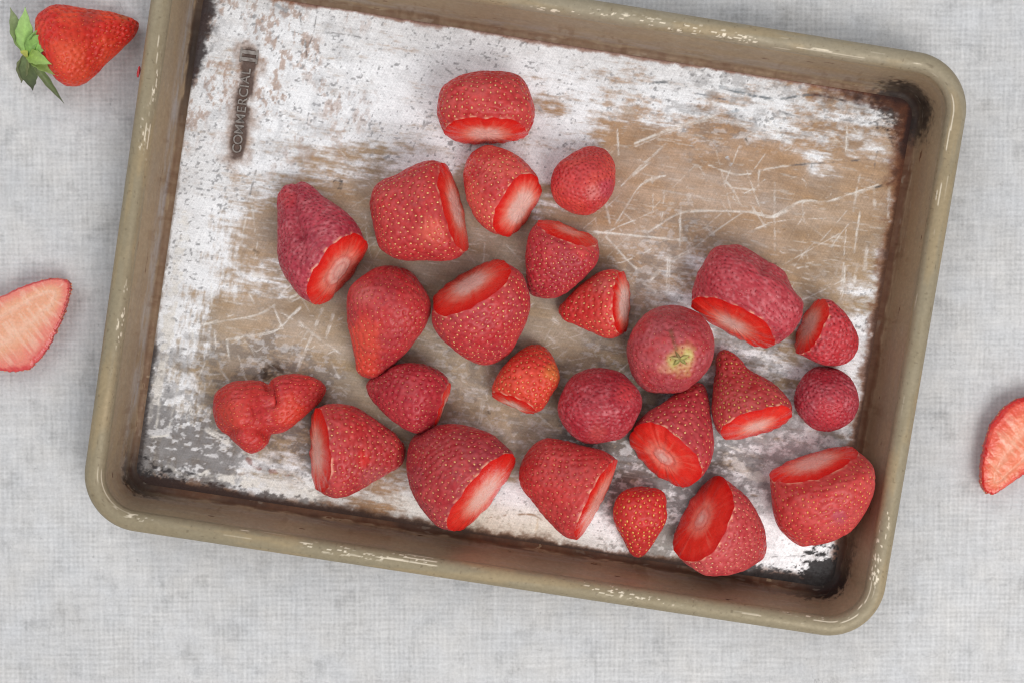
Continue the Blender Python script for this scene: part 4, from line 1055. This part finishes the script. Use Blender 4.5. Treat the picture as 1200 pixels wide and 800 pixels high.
LEAVES = [((11.5,9),50,17,4,(124,150,80),(140,150,110)), ((29,9),58,20,5,(150,190,100),(166,200,124)), ((67,38),76,20,3,(140,184,90),(168,208,120)), ((59,75),72,16,3,(156,186,84),(160,192,110)), ((67,89),58,14,3,(146,172,86),(150,172,104)), ((75,122),16,9,2,(112,130,76),(84,90,62)), ((38,107),14,20,3,(108,124,78),(70,74,56)), ((24,98),16,15,3,(126,134,88),(116,116,88)), ((50,30),66,13,4,(132,172,88),(150,186,108))]
for (tx, ty), tz, w_, lf, cl, cb in LEAVES:
    stub(hubp, lift(np.array((tx, ty), float), tz), w_, lf, cl, root, base, name='leaf', thick=1.0, droop=1.5, n=25, colb=cb)
# stalk end
sv = []
nst = 12
for k in range(7):
    t = k / 6
    c0 = hubp + (lift(np.array((24.0, 60.0)), 46) - hubp) * t
    r = 6.0 * (1 - 0.62 * t)
    for j in range(nst):
        aa = j / nst * 2 * math.pi
        sv.append(c0 + np.array([0.25 * math.sin(aa), math.cos(aa), math.sin(aa)]) * r)
sv.append(np.array(sv[-nst:]).mean(0))
fsv = grid_faces(7, nst, wrap_v=True)
capf = np.array([(6 * nst + k, 6 * nst + (k + 1) % nst, len(sv) - 1) for k in range(nst)])
make_mesh('stalk', np.array(sv), [fsv, capf], M_LEAF, root, base, np.repeat(lin((176, 178, 84))[None], len(sv), 0))

# ---------------------------------------------------------------- halved slices on the cloth
def build_slice(pts, axis, label, h_face, cols, seed):
    rng = np.random.default_rng(seed)
    q = lift(catmull(pts, 22, closed=True), h_face)
    n = len(q)
    cen = lift(np.mean(np.array(axis, float), 0), h_face)
    ax = lift(np.array(axis, float), h_face); A, Bp = ax[0], ax[1]
    base = np.array([*cen[:2], 0.0])
    root = empty('strawberry_slice', base)
    tag(root, label, 'strawberry slice', 'strawberry slices on the cloth')
    wig = fbm(np.stack([np.cos(np.arange(n) / n * 6.283) * 40, np.sin(np.arange(n) / n * 6.283) * 40, 0 * np.arange(n)], -1), (2.2, 2.2, 9), seed, 3) - 0.5
    out = q - cen; L = np.linalg.norm(out[:, :2], axis=1, keepdims=True)
    q = q + out / L * wig[:, None] * 3.0
    # face rings shrink toward the axis segment
    sg = np.clip(((q - A) @ (Bp - A)) / ((Bp - A) @ (Bp - A)), 0.12, 0.88)
    foot_ = A + (Bp - A) * sg[:, None]
    K = 44
    rho = np.linspace(1, 0, K)
    VF = foot_[None] + (q - foot_)[None] * rho[:, None, None]
    R_ = np.repeat(rho[:, None], n, 1); SG = np.repeat(sg[None], K, 0)
    rel = (fbm(VF, (10, 10, 10), seed + 1, 4) - 0.5) * 2.4 * sstep(1, .8, R_) - 1.8 * sstep(.9, 1.0, R_) - 1.0 * np.exp(-((R_ - 0.28) / .1) ** 2)
    VF = VF + np.stack([0 * rel, 0 * rel, rel], -1)
    arc = np.repeat((np.cumsum(np.linalg.norm(np.diff(q, axis=0, prepend=q[-1:]), axis=1)))[None], K, 0)
    fib = fbm(np.stack([arc + R_ * 6, R_ * 18, 0 * R_], -1), (4.5, 16, 9), seed + 2, 3)
    nn = fbm(VF, (12, 12, 12), seed + 3, 4)
    edge_c, mid_c, in_c, pale_c = [lin(k) for k in cols]
    Rw = R_ + (nn - .5) * 0.22 + (fib - .5) * 0.16
    fc = mixc(edge_c * np.ones(VF.shape), mid_c, sstep(0.99, 0.84, Rw))
    fc = mixc(fc, in_c, sstep(0.82, 0.45, Rw))
    fc = mixc(fc, pale_c, sstep(0.55, 0.7, fib) * sstep(.95, .7, R_) * 0.55)
    fc = mixc(fc, pale_c, np.exp(-((Rw - 0.28) / .10) ** 2) * 0.55)
    FF = grid_faces(K, n, wrap_v=True)
    i0 = FF[5]
    if np.cross(VF.reshape(-1, 3)[i0[1]] - VF.reshape(-1, 3)[i0[0]], VF.reshape(-1, 3)[i0[2]] - VF.reshape(-1, 3)[i0[0]])[2] < 0: FF = FF[:, ::-1]
    make_mesh('cut_face', VF.reshape(-1, 3), FF, M_FLESH, root, base, fc.reshape(-1, 3))
    # rounded skin underneath
    KS = 22
    ph = np.linspace(0, math.pi / 2, KS)
    bulge = 1 + 0.05 * np.sin(ph * 2)
    VS = foot_[None] + (q - foot_)[None] * (np.cos(ph) ** 0.7 * bulge)[:, None, None]
    VS[..., 2] = VF[0, :, 2][None] * 1.0 - (VF[0, :, 2][None] - 0.2) * np.sin(ph)[:, None]
    ns = fbm(VS, (14, 14, 14), seed + 6, 3)
    cs = mixc(lin((190, 34, 34)) * np.ones(VS.shape), lin((208, 64, 56)), sstep(.4, .6, ns))
    FS = grid_faces(KS, n, wrap_v=True)
    if FF is not None:
        i0 = FS[5]; pv = VS.reshape(-1, 3); nr = np.cross(pv[i0[1]] - pv[i0[0]], pv[i0[2]] - pv[i0[0]])
        if nr @ (pv[i0[0]] - np.array([*cen[:2], h_face])) < 0: FS = FS[:, ::-1]
    make_mesh('skin', VS.reshape(-1, 3), FS, M_SKIN, root, base, cs.reshape(-1, 3))
    # seeds along the cut edge and the side
    k = 120
    ii, jj = rng.integers(1, 9, k), rng.integers(0, n, k)
    pos = VS[ii, jj]; sn = pos - np.stack([foot_[jj, 0], foot_[jj, 1], np.full(k, h_face * .8)], -1); sn /= np.linalg.norm(sn, axis=1, keepdims=True)
    tg = np.cross(sn, [0, 0, 1.0]); tg /= np.linalg.norm(tg, axis=1, keepdims=True) + 1e-9; bt = np.cross(sn, tg)
    VV = pos[:, None] + bt[:, None] * SEED_V[None, :, :1] * 1.6 + tg[:, None] * SEED_V[None, :, 1:2] * 1.1 + sn[:, None] * (SEED_V[None, :, 2:3] * .7 + .2)
    off_ = (np.arange(k) * len(SEED_V))[:, None, None]
    o = make_mesh('seeds', VV.reshape(-1, 3), [(np.array(SEED_F3)[None] + off_).reshape(-1, 3), (np.array(SEED_F4)[None] + off_).reshape(-1, 4)], M_SEED, root, base, np.repeat(mixc(lin((232, 170, 120)) * np.ones((k, 3)), lin((220, 120, 96)), rng.uniform(0, 1, k)), len(SEED_V), 0))
    o['kind'] = 'stuff'
build_slice([(0,347.6),(26,336),(49,328.4),(64.7,326.6),(77,329),(81,336),(78.7,350),(73.5,367.7),(66.5,383.5),(57.7,402.7),(47,418.4),(31.5,432.4),(15.7,435),(0,433.8),(-26,428),(-48,412),(-55,390),(-40,368)],
            [(-40,405),(70,338)], 'pale salmon-pink strawberry slice lying face up by the left edge of the cloth', 26,
            ((212,76,76),(230,134,118),(232,168,136),(240,196,172)), 501)
build_slice([(1200,466),(1186,472),(1172,484),(1162,500),(1156,520),(1152,540),(1151.6,560),(1154,574),(1164,579),(1174,574),(1188,564),(1200,556),(1225,540),(1248,515),(1256,490),(1240,470),(1218,463)],
            [(1235,488),(1162,568)], 'brighter red-orange strawberry slice lying face up by the right edge of the cloth', 26,
            ((204,34,30),(226,88,66),(236,130,96),(240,178,150)), 502)

# a crumb of strawberry stuck to the outer rim
cr_p = lift(np.array((162.5, 84.5)), 55)
vv, ff = [], []
for i in range(9):
    th = math.pi * i / 8
    for j in range(12):
        ph = 2 * math.pi * j / 12
        r = 1 + 0.25 * math.sin(3 * ph + i)
        vv.append(cr_p + np.array([1.7 * math.sin(th) * math.cos(ph) * r + 0.15 * 7 * math.cos(th), 6.5 * math.cos(th), 2.6 * math.sin(th) * math.sin(ph) * r]))
crumb = make_mesh('strawberry_crumb', np.array(vv), grid_faces(9, 12, wrap_v=True), M_FLESH, None, cr_p, np.repeat(lin((196, 60, 66))[None], len(vv), 0))
tag(crumb, 'tiny red strawberry crumb stuck on the outer left rim of the tray', 'crumb')
